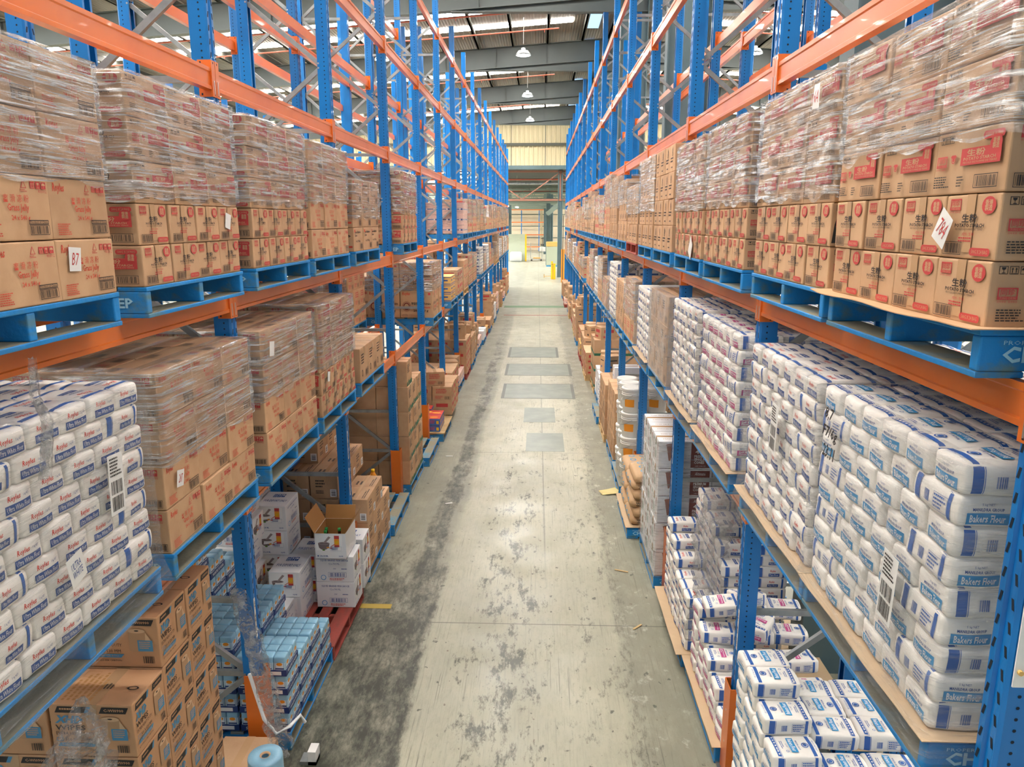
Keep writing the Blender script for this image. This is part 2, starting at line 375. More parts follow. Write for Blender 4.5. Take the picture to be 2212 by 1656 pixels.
# ------------------------------------------------------------------ printing: text, bar codes, marks on faces
TXT = {}
def text2d(s, shear=0.0, bold=0.0):
    key = (s, shear, bold)
    if key not in TXT:
        c = bpy.data.curves.new('t', 'FONT'); c.body = s; c.resolution_u = 1; c.shear = shear; c.offset = bold
        c.align_x = 'LEFT'; c.space_line = .85
        o = bpy.data.objects.new('t', c); COL.objects.link(o)
        me = o.to_mesh(); v = np.array([p.co[:2] for p in me.vertices]) if len(me.vertices) else np.zeros((1, 2)); f = [tuple(p.vertices) for p in me.polygons]
        o.to_mesh_clear(); bpy.data.objects.remove(o); bpy.data.curves.remove(c)
        mn, mx = v.min(0), v.max(0); v = (v-mn)/np.maximum(mx-mn, 1e-6)
        TXT[key] = (v, f, (mx-mn))
    return TXT[key]
def tess(poly_grid): return poly_grid
class Face:
    """a printable face: origin, u and v vectors spanning it, outward normal"""
    def __init__(s, mb, o, u, v, proj=None):
        s.mb = mb; s.o = Vector(o); s.u = Vector(u); s.v = Vector(v); s.n = s.u.cross(s.v).normalized(); s.k = 0; s.proj = proj
    def put(s, pts, fs, m):
        s.k += 1; off = .0009+.00022*s.k; vs = []
        for a, b in pts:
            p = s.o+s.u*a+s.v*b
            if s.proj: p = s.proj(p, s.n, off)
            else: p = p+s.n*off
            vs.append(p)
        s.mb.add(vs, fs, m)
    def grid(s, u0, v0, u1, v1, m, nu=4, nv=3):
        if not s.proj: nu = nv = 1
        pts = [(u0+(u1-u0)*i/nu, v0+(v1-v0)*j/nv) for j in range(nv+1) for i in range(nu+1)]
        s.put(pts, [(j*(nu+1)+i, j*(nu+1)+i+1, (j+1)*(nu+1)+i+1, (j+1)*(nu+1)+i) for j in range(nv) for i in range(nu)], m)
    def text(s, t, u0, v0, u1, v1, m, shear=0.0, bold=0.0, rot=0):
        v, f, _ = text2d(t, shear, bold)
        if rot == 1: pts = [(u1-(u1-u0)*b, v0+(v1-v0)*a) for a, b in v]
        elif rot == -1: pts = [(u0+(u1-u0)*b, v1-(v1-v0)*a) for a, b in v]
        elif rot == 2: pts = [(u1-(u1-u0)*a, v1-(v1-v0)*b) for a, b in v]
        else: pts = [(u0+(u1-u0)*a, v0+(v1-v0)*b) for a, b in v]
        s.put(pts, f, m)
    def poly(s, pts, m): s.put(pts, [tuple(range(len(pts)))], m)
    def ell(s, cu, cv, ru, rv, m, n=20): s.poly([(cu+ru*math.cos(2*PI*i/n), cv+rv*math.sin(2*PI*i/n)) for i in range(n)], m)
    def ring(s, cu, cv, ru, rv, t, m, n=20):
        pts = [(cu+ru*q*math.cos(2*PI*i/n), cv+rv*q*math.sin(2*PI*i/n)) for q in (1, 1-t) for i in range(n)]
        s.put(pts, [(i, (i+1) % n, n+(i+1) % n, n+i) for i in range(n)], m)
    def frame(s, u0, v0, u1, v1, t, m):
        w = s.u.length/s.v.length; tu = t; tv = t*w
        for q in ((u0, v0, u1, v0+tv), (u0, v1-tv, u1, v1), (u0, v0+tv, u0+tu, v1-tv), (u1-tu, v0+tv, u1, v1-tv)): s.grid(*q, m)
    def pill(s, u0, v0, u1, v1, m, n=5):
        w = s.u.length/s.v.length; r = (v1-v0)/2; ru = r/w; pts = []
        for i in range(2*n+1): t = -PI/2+PI*i/(2*n); pts.append((u1-ru+ru*math.cos(t), v0+r+r*math.sin(t)))
        for i in range(2*n+1): t = PI/2+PI*i/(2*n); pts.append((u0+ru+ru*math.cos(t), v0+r+r*math.sin(t)))
        s.poly(pts, m)
    def bars(s, u0, v0, u1, v1, m, n=24, framed=True, seed=1, rot=False):
        rr = random.Random(seed); ws = [rr.choice((1, 1, 2, 3)) for _ in range(2*n)]; T = sum(ws); p = 0; pts = []; fs = []
        for i, w in enumerate(ws):
            if i % 2 == 0:
                k = len(pts)
                if rot: a, b = v0+(v1-v0)*p/T, v0+(v1-v0)*(p+w)/T; pts += [(u0, a), (u1, a), (u1, b), (u0, b)]
                else: a, b = u0+(u1-u0)*p/T, u0+(u1-u0)*(p+w)/T; pts += [(a, v0), (b, v0), (b, v1), (a, v1)]
                fs.append((k, k+1, k+2, k+3))
            p += w
        s.put(pts, fs, m)
        if framed:
            du, dv = (u1-u0)*.06, (v1-v0)*.15; s.frame(u0-du, v0-dv, u1+du, v1+dv, .006, m)
    def lines(s, u0, v0, u1, v1, n, m, seed=1):
        rr = random.Random(seed); pts = []; fs = []; h = (v1-v0)/n
        for i in range(n):
            b = v1-h*i-h*.6; e = u0; lim = u0+(u1-u0)*rr.uniform(.6, 1)
            while e < lim:
                w = (u1-u0)*rr.uniform(.05, .14); k = len(pts); q = min(e+w, lim); pts += [(e, b), (q, b), (q, b+h*.5), (e, b+h*.5)]; fs.append((k, k+1, k+2, k+3)); e += w+(u1-u0)*.025
        s.put(pts, fs, m)
    def icon(s, kind, u0, v0, u1, v1, m, bg=None):
        P = lambda a, b: (u0+(u1-u0)*a, v0+(v1-v0)*b)
        if bg: s.grid(u0, v0, u1, v1, m); m = bg
        else: s.frame(u0, v0, u1, v1, (u1-u0)*.07, m)
        if kind == 'up':
            for c in (.3, .7): s.poly([P(c-.05, .2), P(c+.05, .2), P(c+.05, .6), P(c-.05, .6)], m); s.poly([P(c-.14, .6), P(c+.14, .6), P(c, .85)], m)
            s.grid(*P(.15, .1), *P(.85, .15), m)
        elif kind == 'glass': s.poly([P(.25, .85), P(.75, .85), P(.7, .6), P(.53, .5), P(.47, .5), P(.3, .6)][::-1], m); s.grid(*P(.47, .2), *P(.53, .5), m); s.grid(*P(.3, .12), *P(.7, .2), m)
        elif kind == 'rain':
            s.poly([P(.12, .5)]+[P(.5-.38*math.cos(t*PI/8), .5+.36*math.sin(t*PI/8)) for t in range(1, 8)]+[P(.88, .5)], m); s.grid(*P(.47, .15), *P(.53, .5), m)
# ------------------------------------------------------------------ cartons and bags (one mesh per kind, shared by its copies)
def faces_of(mb, w, d, h, proj=None):
    a, b = w/2, d/2
    return {'f': Face(mb, (-a, -b, 0), (w, 0, 0), (0, 0, h), proj), 'r': Face(mb, (a, -b, 0), (0, d, 0), (0, 0, h), proj),
            'b': Face(mb, (a, b, 0), (-w, 0, 0), (0, 0, h), proj), 'l': Face(mb, (-a, b, 0), (0, -d, 0), (0, 0, h), proj),
            't': Face(mb, (-a, -b, h), (w, 0, 0), (0, d, 0), proj)}
KINDS = {}
def carton(key, w, d, h, k, prints, tape=True, variants=3, jit=.004, lod=None):
    """prints: {face: function(Face)}; front faces -y"""
    out = []
    for vi in range(variants):
        mb = MB(); rr = random.Random(sum(map(ord, key))+vi*17)
        vs, fs = rounded((w, d, h), .006, 2); mb.add([(p[0], p[1], p[2]+h/2) for p in vs], fs, k)
        F = faces_of(mb, w, d, h)
        if tape:
            F['t'].grid(.0, .42, 1, .58, 'tape'); F['r'].grid(.42, .72, .58, 1, 'tape'); F['l'].grid(.42, .72, .58, 1, 'tape')
        for fk, fn in prints.items():
            for f1 in fk: fn(F[f1])
        # every corner pushed a little, everything on the box follows
        cj = [[[Vector((rr.uniform(-jit, jit*.3)*(1 if i else -1), rr.uniform(-jit, jit*.3)*(1 if j else -1), rr.uniform(-jit, 0) if q else 0)) for q in (0, 1)] for j in (0, 1)] for i in (0, 1)]
        nv = []
        for p in mb.v:
            tx, ty, tz = (p[0]+w/2)/w, (p[1]+d/2)/d, p[2]/h; q = Vector(p)
            for i in (0, 1):
                for j in (0, 1):
                    for l in (0, 1): q += cj[i][j][l]*((tx if i else 1-tx)*(ty if j else 1-ty)*(tz if l else 1-tz))
            nv.append(tuple(q))
        mb.v = nv; out.append(mb.mesh(key))
    # plain version for far away
    mb = MB(); mb.box(-w/2, -d/2, 0, w/2, d/2, h, k); F = faces_of(mb, w, d, h)
    for fk, fn in (lod or {}).items():
        for f1 in fk: fn(F[f1])
    KINDS[key] = dict(near=out, far=mb.mesh(key+'_plain'), size=(w, d, h))

def logo(F, u0, v0, u1, v1):
    F.frame(u0, v0+(v1-v0)*.1, u1, v1, (u1-u0)*.07, 'red'); F.text('同珍', u0+(u1-u0)*.14, v0+(v1-v0)*.42, u1-(u1-u0)*.14, v1-(v1-v0)*.1, 'red', bold=.015)
    F.grid(u0, v0+(v1-v0)*.1, u1, v0+(v1-v0)*.34, 'red'); F.text('TUNG CHUN', u0+(u1-u0)*.1, v0+(v1-v0)*.14, u1-(u1-u0)*.1, v0+(v1-v0)*.3, 'card'); F.text('百年老號 · 香港製造', u0, v0-(v1-v0)*.12, u1, v0+(v1-v0)*.03, 'red')
def emblem(F, u, v, r):
    w = F.u.length/F.v.length
    F.ring(u, v, r*.8/w, r*.8, .25, 'red', 14); F.poly([(u-r*1.1/w, v+r*.5), (u, v+r*.1), (u+r*1.1/w, v+r*.5), (u+r*.7/w, v+r*.9), (u-r*.7/w, v+r*.9)], 'red'); F.ell(u, v-.05*r, r*.4/w, r*.4, 'red', 10)
def seal(F, u, v, ru, rv):
    F.ell(u, v, ru, rv, 'red'); F.text('香港\n製造', u-ru*.55, v-rv*.6, u+ru*.55, v+rv*.65, 'card', bold=.02)
def ps_long(F):
    for i, ic in enumerate(('glass', 'up', 'rain')): F.icon(ic, .06+.075*i, .82, .125+.075*i, .94, 'black')
    F.pill(.68, .80, .95, .92, 'red'); F.text('500G X 24 BAG', .71, .83, .92, .89, 'card')
    logo(F, .06, .42, .21, .62); emblem(F, .31, .55, .08)
    F.grid(.42, .44, .94, .70, 'red'); F.text('生粉', .50, .57, .74, .68, 'card', bold=.02); F.text('POTATO STARCH', .46, .51, .88, .56, 'card', bold=.02); F.text('FECULE DE POMME DE TERRE', .46, .465, .9, .495, 'card')
    seal(F, .87, .72, .075, .13)
    F.lines(.06, .10, .32, .30, 5, 'black', 3); F.lines(.40, .10, .50, .28, 4, 'black', 5); F.bars(.66, .10, .93, .26, 'black', seed=4)
def ps_end(F):
    logo(F, .09, .74, .30, .94); emblem(F, .5, .84, .075); F.grid(.42, .1, .58, 1, 'tape')
    seal(F, .82, .82, .12, .135); F.text('生粉', .36, .56, .64, .70, 'black', bold=.02); F.text('POTATO STARCH', .24, .49, .78, .55, 'black', bold=.03); F.text('FECULE DE POMME DE TERRE', .26, .445, .76, .475, 'black')
    F.text('成份: 生粉', .40, .36, .62, .41, 'red'); F.lines(.34, .25, .68, .34, 2, 'red', 8)
    F.bars(.08, .08, .40, .24, 'black', n=20, seed=6); F.pill(.58, .06, .94, .18, 'red'); F.text('500G X 24 BAG', .62, .09, .90, .15, 'card')
def ps_far(F): F.grid(.42, .44, .94, .70, 'red'); F.ell(.85, .74, .08, .14, 'red', 10); F.grid(.66, .1, .93, .26, 'black'); F.grid(.06, .42, .2, .62, 'red')
def ps_far_end(F): F.ell(.82, .82, .12, .135, 'red', 10); F.grid(.3, .48, .72, .56, 'black'); F.grid(.1, .76, .3, .92, 'red'); F.grid(.08, .08, .38, .24, 'black'); F.grid(.58, .06, .94, .18, 'red')
carton('ps', .386, .288, .19, 'card', {'fb': ps_long, 'rl': ps_end}, lod={'f': ps_far, 'rl': ps_far_end})

def gj_marks(F, u0, v0, s=1.0):
    for i, ic in enumerate(('up', 'glass', 'rain')): F.icon(ic, u0+.075*i*s, v0, u0+(.075*i+.066)*s, v0+.11*s, 'red', 'card')
    F.text('835012', u0+.1*s, v0-.06, u0+.22*s, v0-.01, 'red')
def gj_front(F):
    F.text('Royles', .07, .74, .26, .92, 'orange_red', shear=.25, bold=.02)
    F.poly([(.60, .80), (.68, .80), (.64, .93)], 'red'); F.poly([(.612, .81), (.668, .81), (.64, .905)], 'card'); F.lines(.59, .74, .69, .785, 2, 'red')
    gj_marks(F, .73, .80); F.text('爽 滑 凉 粉', .34, .58, .68, .70, 'orange_red'); F.text('Grass Jelly', .38, .42, .67, .56, 'orange_red', bold=.015); F.text('24 x 540 g', .42, .29, .67, .39, 'orange_red', bold=.015)
    F.lines(.07, .06, .28, .26, 6, 'orange_red', 2); F.frame(.645, .245, .925, .315, .008, 'black'); F.text('Product of China', .66, .262, .91, .302, 'black'); F.bars(.66, .1, .91, .22, 'black', seed=9)
def gj_end(F):
    F.text('Royles', .06, .76, .24, .9, 'orange_red', shear=.25, bold=.02); gj_marks(F, .62, .78, 1.3); F.text('爽滑凉粉', .3, .56, .62, .68, 'orange_red'); F.text('Grass Jelly', .3, .42, .64, .54, 'orange_red'); F.text('24 x 540 g', .32, .3, .6, .39, 'orange_red')
    F.bars(.62, .08, .93, .22, 'black', seed=3); F.lines(.06, .06, .25, .22, 5, 'orange_red', 4)
def gj_top(F): F.bars(.72, .1, .95, .25, 'black', seed=2); F.bars(.05, .75, .28, .9, 'black', seed=5); F.lines(.4, .1, .6, .3, 4, 'red', 3)
carton('gj', .386, .288, .232, 'card', {'fb': gj_front, 'rl': gj_end, 't': gj_top}, lod={'f': lambda F: (F.grid(.36, .3, .66, .5, 'red'), F.grid(.08, .76, .26, .9, 'red'), F.grid(.66, .1, .9, .24, 'black'))})

def bamboo(F):
    F.text('Sliced Bamboo\nShoot', .12, .62, .72, .88, 'black', bold=.02); F.text('6 x 2.95 kg', .22, .36, .66, .48, 'black', bold=.02); F.bars(.68, .1, .92, .3, 'black', seed=8); F.grid(.06, .8, .16, .92, 'orange_red')
def bamboo_end(F): F.text('Sliced\nBamboo', .1, .6, .9, .92, 'black', bold=.03); F.text('1x2kg', .2, .3, .8, .46, 'black', bold=.03); F.grid(.05, .16, .95, .24, 'orange_red')
carton('bamboo', .386, .288, .235, 'card2', {'fb': bamboo, 'rl': bamboo_end}, lod={'f': lambda F: F.grid(.15, .6, .7, .75, 'black')})

def anchor(F):
    F.lines(.15, .32, .85, .54, 2, 'black', 7); F.lines(.3, .1, .7, .2, 1, 'black', 8); F.ring(.5, .76, .07, .1, .3, 'black'); F.grid(.48, .62, .52, .9, 'black'); F.poly([(.36, .66), (.5, .6), (.64, .66), (.5, .57)], 'black')
carton('anchor', .29, .386, .255, 'card2', {'fbrl': anchor}, lod={'fr': lambda F: (F.grid(.2, .3, .8, .5, 'black'), F.ell(.5, .74, .07, .1, 'black', 8))})

def plain_print(F): F.lines(.12, .5, .6, .82, 4, 'black', 3); F.bars(.6, .12, .9, .3, 'black', n=14, seed=4); F.ring(.2, .26, .06, .1, .3, 'black')
carton('plain', .386, .386, .30, 'card2', {'frl': plain_print}, lod={'frl': lambda F: (F.grid(.12, .6, .6, .66, 'black'), F.grid(.12, .74, .5, .79, 'black'), F.grid(.62, .14, .9, .3, 'black'))})
def red_print(F): F.lines(.2, .5, .85, .85, 3, 'red', 9); F.lines(.15, .12, .6, .36, 4, 'red', 5); F.bars(.66, .12, .92, .3, 'black', n=12, seed=5)
carton('redcard', .386, .386, .28, 'card', {'frl': red_print}, lod={'frl': lambda F: (F.grid(.2, .55, .8, .8, 'red'), F.grid(.15, .16, .55, .3, 'red'))})
carton('tall', .29, .386, .36, 'card2', {'frl': plain_print}, lod={'frl': lambda F: (F.grid(.12, .7, .7, .76, 'black'), F.grid(.2, .3, .4, .4, 'navy'))})
def pink(F): F.grid(0, .3, 1, .42, 'white_print'); F.lines(.1, .33, .8, .4, 1, 'navy', 4); F.grid(.82, .28, .98, .44, 'navy')

def mushroom(F):
    F.text('Royles', .06, .8, .3, .95, 'orange_red', shear=.25, bold=.02); F.grid(.86, .84, .93, .92, 'red'); F.ring(.19, .42, .10, .14, .3, 'brown'); F.ring(.19, .42, .13, .18, .08, 'brown')
    F.text('特級香菇片 Shiitake', .34, .47, .94, .58, 'black', bold=.02); F.text('Sliced Mushroom', .34, .34, .92, .44, 'orange_red', bold=.03); F.text('20 x 500 g', .4, .2, .86, .31, 'black', bold=.02); F.frame(.06, .05, .2, .12, .006, 'black')
carton('mushroom', .565, .388, .47, 'card', {'frlb': mushroom}, variants=2)

def xhd_front(F):
    F.poly([(.07, .84), (.42, .84), (.46, .96), (.11, .96)], 'black'); F.lines(.13, .87, .38, .935, 1, 'card_orange', 3); F.poly([(.42, .84), (.47, .84), (.51, .96), (.46, .96)], 'wipe_blue'); F.poly([(.60, .84), (.92, .84), (.96, .96), (.64, .96)], 'black'); F.text('C-WI0900', .66, .875, .9, .93, 'card_orange', bold=.02)
    F.text('XHD', .06, .64, .40, .79, 'wipe_blue', shear=.25, bold=.05); F.text('WIPES', .06, .51, .42, .61, 'black', bold=.01); F.text('EXTRA HEAVY DUTY', .06, .42, .52, .48, 'black'); F.text('300 X 530 MM', .16, .30, .5, .36, 'black'); F.frame(.06, .30, .14, .37, .007, 'wipe_blue')
    F.poly([(.06, .2), (.50, .2), (.54, .27), (.10, .27)], 'wipe_blue'); F.text('90 WIPES PER ROLL', .12, .218, .48, .252, 'card_orange'); F.text('QTY 4 ROLLS PER CARTON', .06, .12, .5, .16, 'black')
    # the printed roll of wipes
    F.grid(.62, .36, .84, .74, 'roll_grey'); F.ell(.73, .74, .11, .045, 'roll_light'); F.ell(.73, .745, .03, .014, 'black', 10); F.ell(.73, .36, .11, .04, 'roll_grey'); F.poly([(.84, .72), (.93, .5), (.91, .34), (.82, .34)], 'roll_light')
    F.grid(.73, .34, .92, .56, 'wipe_blue'); F.lines(.75, .38, .9, .54, 4, 'card_orange', 6); F.bars(.78, .1, .93, .24, 'black', n=12, framed=False, seed=3)
def xhd_top(F): F.ring(.46, .16, .05, .07, .3, 'black'); F.lines(.1, .5, .9, .9, 6, 'card_in', 4); F.lines(.42, .4, .58, .52, 3, 'black', 5); F.frame(.74, .72, .9, .9, .005, 'card_in')
dm('roll_grey', '#bb9570', .6); dm('roll_light', '#d8b48e', .6); dm('pinkpaper', '#f0c9bb', .4, vary=.05)
carton('xhd', .302, .42, .288, 'card_orange', {'frbl': xhd_front, 't': xhd_top}, variants=2)
carton('pinkwrap', .388, .3, .24, 'pinkpaper', {'frl': pink}, variants=1, lod={'frl': lambda F: (F.grid(0, .3, 1, .42, 'white_print'), F.grid(.2, .32, .7, .4, 'navy'), F.grid(.82, .28, .98, .44, 'navy'))})

def fish_photo(F):
    F.grid(.05, .33, .88, .95, 'white_print'); F.poly([(.10, .62), (.48, .62), (.44, .45), (.36, .38), (.2, .38), (.13, .45)][::-1], 'stone'); F.ell(.29, .62, .19, .055, 'stone_light'); F.ell(.29, .625, .15, .035, 'stone')
    F.poly([(.26, .63), (.34, .63), (.52, .86), (.45, .90)], 'stone_light'); F.grid(.63, .56, .79, .80, 'orange_y'); F.grid(.63, .80, .79, .93, 'red'); F.poly([(.63, .48), (.79, .48), (.79, .56), (.63, .56)], 'red'); F.poly([(.65, .6), (.77, .64), (.77, .74), (.65, .7)], 'yellow')
    F.ell(.28, .36, .05, .03, 'greenleaf', 10); F.ell(.42, .46, .05, .03, 'orange_y', 8); F.ell(.52, .44, .05, .02, 'orange_red', 8); F.poly([(.5, .5), (.52, .49), (.66, .6), (.64, .61)], 'orange_red')
    F.frame(.5, .34, .86, .5, .004, 'navy'); F.lines(.53, .36, .83, .48, 3, 'navy', 3); F.text('24 x 200 ML.', .16, .1, .42, .16, 'navy', bold=.02); F.ell(.09, .13, .025, .03, 'navy', 8); F.text('SQUID', .76, .09, .9, .15, 'navy', bold=.02)
def fish_text(F):
    F.text('SQUID BRAND FISH SAUCE', .14, .8, .86, .88, 'navy', bold=.01); F.text('12 x 700 ML.', .36, .68, .64, .75, 'navy'); F.text('GW', .46, .5, .54, .55, 'navy'); F.lines(.68, .48, .9, .54, 1, 'navy'); F.grid(.34, .22, .78, .38, 'white_print'); F.bars(.36, .22, .78, .36, 'navy', n=24, seed=6)
    F.ring(.2, .18, .07, .1, .2, 'cyan'); F.lines(.36, .06, .76, .16, 2, 'orange_red', 2)
def fish_yellow(F):
    F.grid(.04, .05, .96, .96, 'yellow'); F.grid(.04, .05, .96, .36, 'white_print'); F.text('SQUID', .06, .78, .4, .94, 'navy', bold=.05); F.poly([(.6, .5), (.9, .5), (.84, .95), (.67, .95)], 'red'); F.grid(.64, .08, .88, .5, 'white_print'); F.text('Tiparos', .65, .36, .87, .46, 'black', bold=.02); F.poly([(.68, .08), (.86, .08), (.8, .3)], 'orange_y')
    F.ell(.26, .6, .2, .08, 'orange_y', 12); F.ell(.2, .64, .1, .05, 'orange_red', 8); F.ell(.36, .62, .08, .05, 'greenleaf', 8); F.ell(.28, .42, .24, .08, 'white_print', 14); F.ell(.3, .2, .08, .04, 'magenta', 8)
def fish_top(F): F.text('FOR EXPORT ONLY', .12, .3, .88, .44, 'navy', bold=.01); [F.icon(ic, .3+.14*i, .6, .42+.14*i, .8, 'navy', 'white_card') for i, ic in enumerate(('up', 'glass', 'rain'))]
dm('stone_light', '#9a8b8a', .7)
carton('fish', .30, .40, .255, 'white_card', {'fb': fish_photo, 'r': fish_text, 'l': fish_yellow, 't': fish_top}, tape=False, variants=2)
carton('fish_text', .38, .30, .27, 'white_card', {'fb': fish_text, 'rl': fish_photo, 't': fish_top}, tape=False, variants=2)

def cones_a(F):
    F.poly([(.14, .85), (.30, .88), (.22, .30), (.19, .3)][::-1], 'brown_light'); F.ell(.22, .87, .09, .05, 'brown_light'); F.grid(.60, .06, .96, .95, 'brown'); F.text('Altimate', .68, .78, .88, .9, 'white_print', shear=.3); F.text('400', .68, .56, .88, .72, 'white_print', bold=.03); F.text('PREMIUM\nSINGLE\nCONES', .66, .2, .9, .52, 'white_print', bold=.03); F.text('ONE CONE SIZE', .68, .1, .88, .14, 'white_print')
    F.text('HANDLE WITH CARE', .04, .02, .5, .05, 'brown')
def cones_b(F):
    F.poly([(.05, .78), (.17, .78), (.11, .95)], 'green'); F.text('THIS\nWAY\nUP', .06, .5, .18, .72, 'brown_light'); F.grid(.04, .34, .24, .46, 'brown'); F.text('FRAGILE', .06, .37, .22, .43, 'white_print', bold=.02); F.bars(.05, .1, .23, .3, 'brown', n=14, framed=False, seed=4)
    F.text('Altimate', .34, .78, .62, .92, 'black', shear=.3); F.grid(.38, .7, .58, .74, 'green'); F.lines(.32, .2, .66, .58, 6, 'green', 4); F.poly([(.78, .9), (.9, .9), (.84, .5)], 'brown_light'); F.text('THIS\nWAY\nUP', .78, .2, .9, .42, 'brown_light')
def cones_top(F): F.text('HANDLE WITH CARE', .1, .2, .9, .28, 'brown_light'); F.text('THIS SIDE UP THIS SIDE UP', .1, .7, .9, .78, 'brown_light')
carton('cones', .56, .38, .30, 'white_card', {'rl': cones_b, 'fb': cones_a, 't': cones_top}, variants=2, lod={'f': lambda F: F.grid(.6, .06, .96, .95, 'brown')})

def band_print(F):
    F.grid(0, .0, 1, .16, 'green'); F.poly([(.2, .16), (.27, .16), (.24, .26), (.21, .24)], 'green'); F.poly([(.3, .16), (.36, .16), (.42, .22), (.34, .24)], 'green'); F.poly([(.7, .16), (.78, .16), (.72, .25)], 'green'); F.lines(.1, .5, .6, .85, 5, 'black', 3); F.frame(.1, .04, .42, .15, .006, 'card2'); F.bars(.12, .05, .4, .13, 'card2', n=14, framed=False)
carton('greenband', .46, .386, .36, 'card2', {'frl': band_print}, variants=2, lod={'frl': lambda F: F.grid(0, 0, 1, .16, 'green')})
def milk_print(F): F.lines(.2, .45, .6, .8, 3, 'black', 12); F.lines(.2, .2, .6, .36, 2, 'black', 3); F.grid(.72, .1, .95, .42, 'white_print'); F.bars(.76, .14, .91, .38, 'black', n=10, framed=False, rot=True)
def milk_top(F): F.lines(.2, .5, .5, .8, 2, 'black', 6); F.lines(.1, .1, .9, .24, 2, 'black', 4)
carton('milk', .40, .30, .27, 'card2', {'frl': milk_print, 't': milk_top}, variants=2, lod={'f': lambda F: (F.grid(.2, .5, .6, .8, 'black'), F.grid(.72, .1, .95, .42, 'white_print'))})
def purple_print(F): F.grid(0, .05, 1, .14, 'navy'); F.grid(0, .86, 1, .93, 'navy'); F.lines(.15, .45, .85, .62, 2, 'navy', 3)
dm('sand', '#e0b56a', .7, vary=.05); carton('purple', .386, .3, .17, 'sand', {'frl': purple_print}, variants=1, lod={'frl': lambda F: (F.grid(0, .05, 1, .14, 'navy'), F.grid(0, .86, 1, .93, 'navy'), F.grid(.2, .45, .8, .6, 'navy'))})
def redblue(F): F.text('金 蘭', .08, .2, .5, .8, 'yellow', bold=.03); F.grid(.06, .15, .14, .85, 'red'); F.lines(.55, .2, .8, .8, 3, 'orange_red', 2); F.grid(.84, .2, .95, .7, 'yellow')
def redblue_top(F): F.ell(.3, .6, .2, .2, 'yellow', 9); F.ell(.7, .4, .2, .2, 'orange_y', 7)
dm('box_blue', '#3c6fb5', .45); dm('box_red', '#cf3a2b', .45)
carton('redblue', .40, .30, .12, 'box_blue', {'frl': redblue, 't': lambda F: (F.grid(0, 0, 1, 1, 'box_red'), redblue_top(F))}, tape=False, variants=1)
carton('whitebox', .44, .34, .28, 'white_card', {'fl': lambda F: (F.lines(.3, .3, .7, .45, 1, 'cyan', 4), F.grid(.2, .3, .27, .43, 'cyan'))}, variants=1)

# ---- flour bags -------------------------------------------------------------
def flour_bag(key, end, side, top, L=.28, w=.184, h=.1035, variants=3):
    out = []
    for vi in range(variants):
        rr = random.Random(sum(map(ord, key))+vi*31); mb = MB()
        vs, fs = rounded((w, L, h), .017, 5, .005)
        ph = [rr.uniform(0, 6) for _ in range(6)]; nv = []
        for x, y, z in vs:
            e = abs(y)/(L/2)
            x *= 1-.04*max(0, e-.7)/.3+.02*math.sin(9*y/L+ph[0]); z *= 1+.05*math.sin(7*y/L+ph[1])*math.cos(8*x/w+ph[2])-.05*max(0, e-.75)
            x += .003*math.sin(40*z+ph[3]); y += .004*math.sin(30*x+ph[4])*e
            nv.append((x, y, z+h/2))
        mb.add(nv, fs, 'paper_white', True)
        bv = BVHTree.FromPolygons([Vector(p) for p in mb.v], mb.f)
        def proj(p, n, off):
            hit = bv.ray_cast(p+n*.05, -n, .12)
            if hit[0] is None:
                near = bv.find_nearest(p); return near[0]+near[1]*off
            return hit[0]+n*off
        F = faces_of(mb, w*.94, L*.97, h*.92, proj)
        for k in ('f', 'b'): end(F[k])
        for k in ('r', 'l'): side(F[k])
        top(F['t']); out.append(mb.mesh(key))
    mb = MB(); vs, fs = rounded((w, L, h), .02, 1); mb.add([(p[0], p[1], p[2]+h/2) for p in vs], fs, 'paper_white', True)
    F = faces_of(mb, w, L, h)
    for k in 'fb': F[k].grid(.2, .2, .8, .5, FARCOL.get(key, 'navy'))
    for k in 'rl': F[k].grid(.1, 0.05, .2, .95, 'band'); F[k].grid(.4, .2, .75, .5, FARCOL.get(key, 'navy'))
    KINDS[key] = dict(near=out, far=mb.mesh(key+'_plain'), size=(w, L, h))
FARCOL = {'bakers': 'cyan', 'raising': 'magenta'}
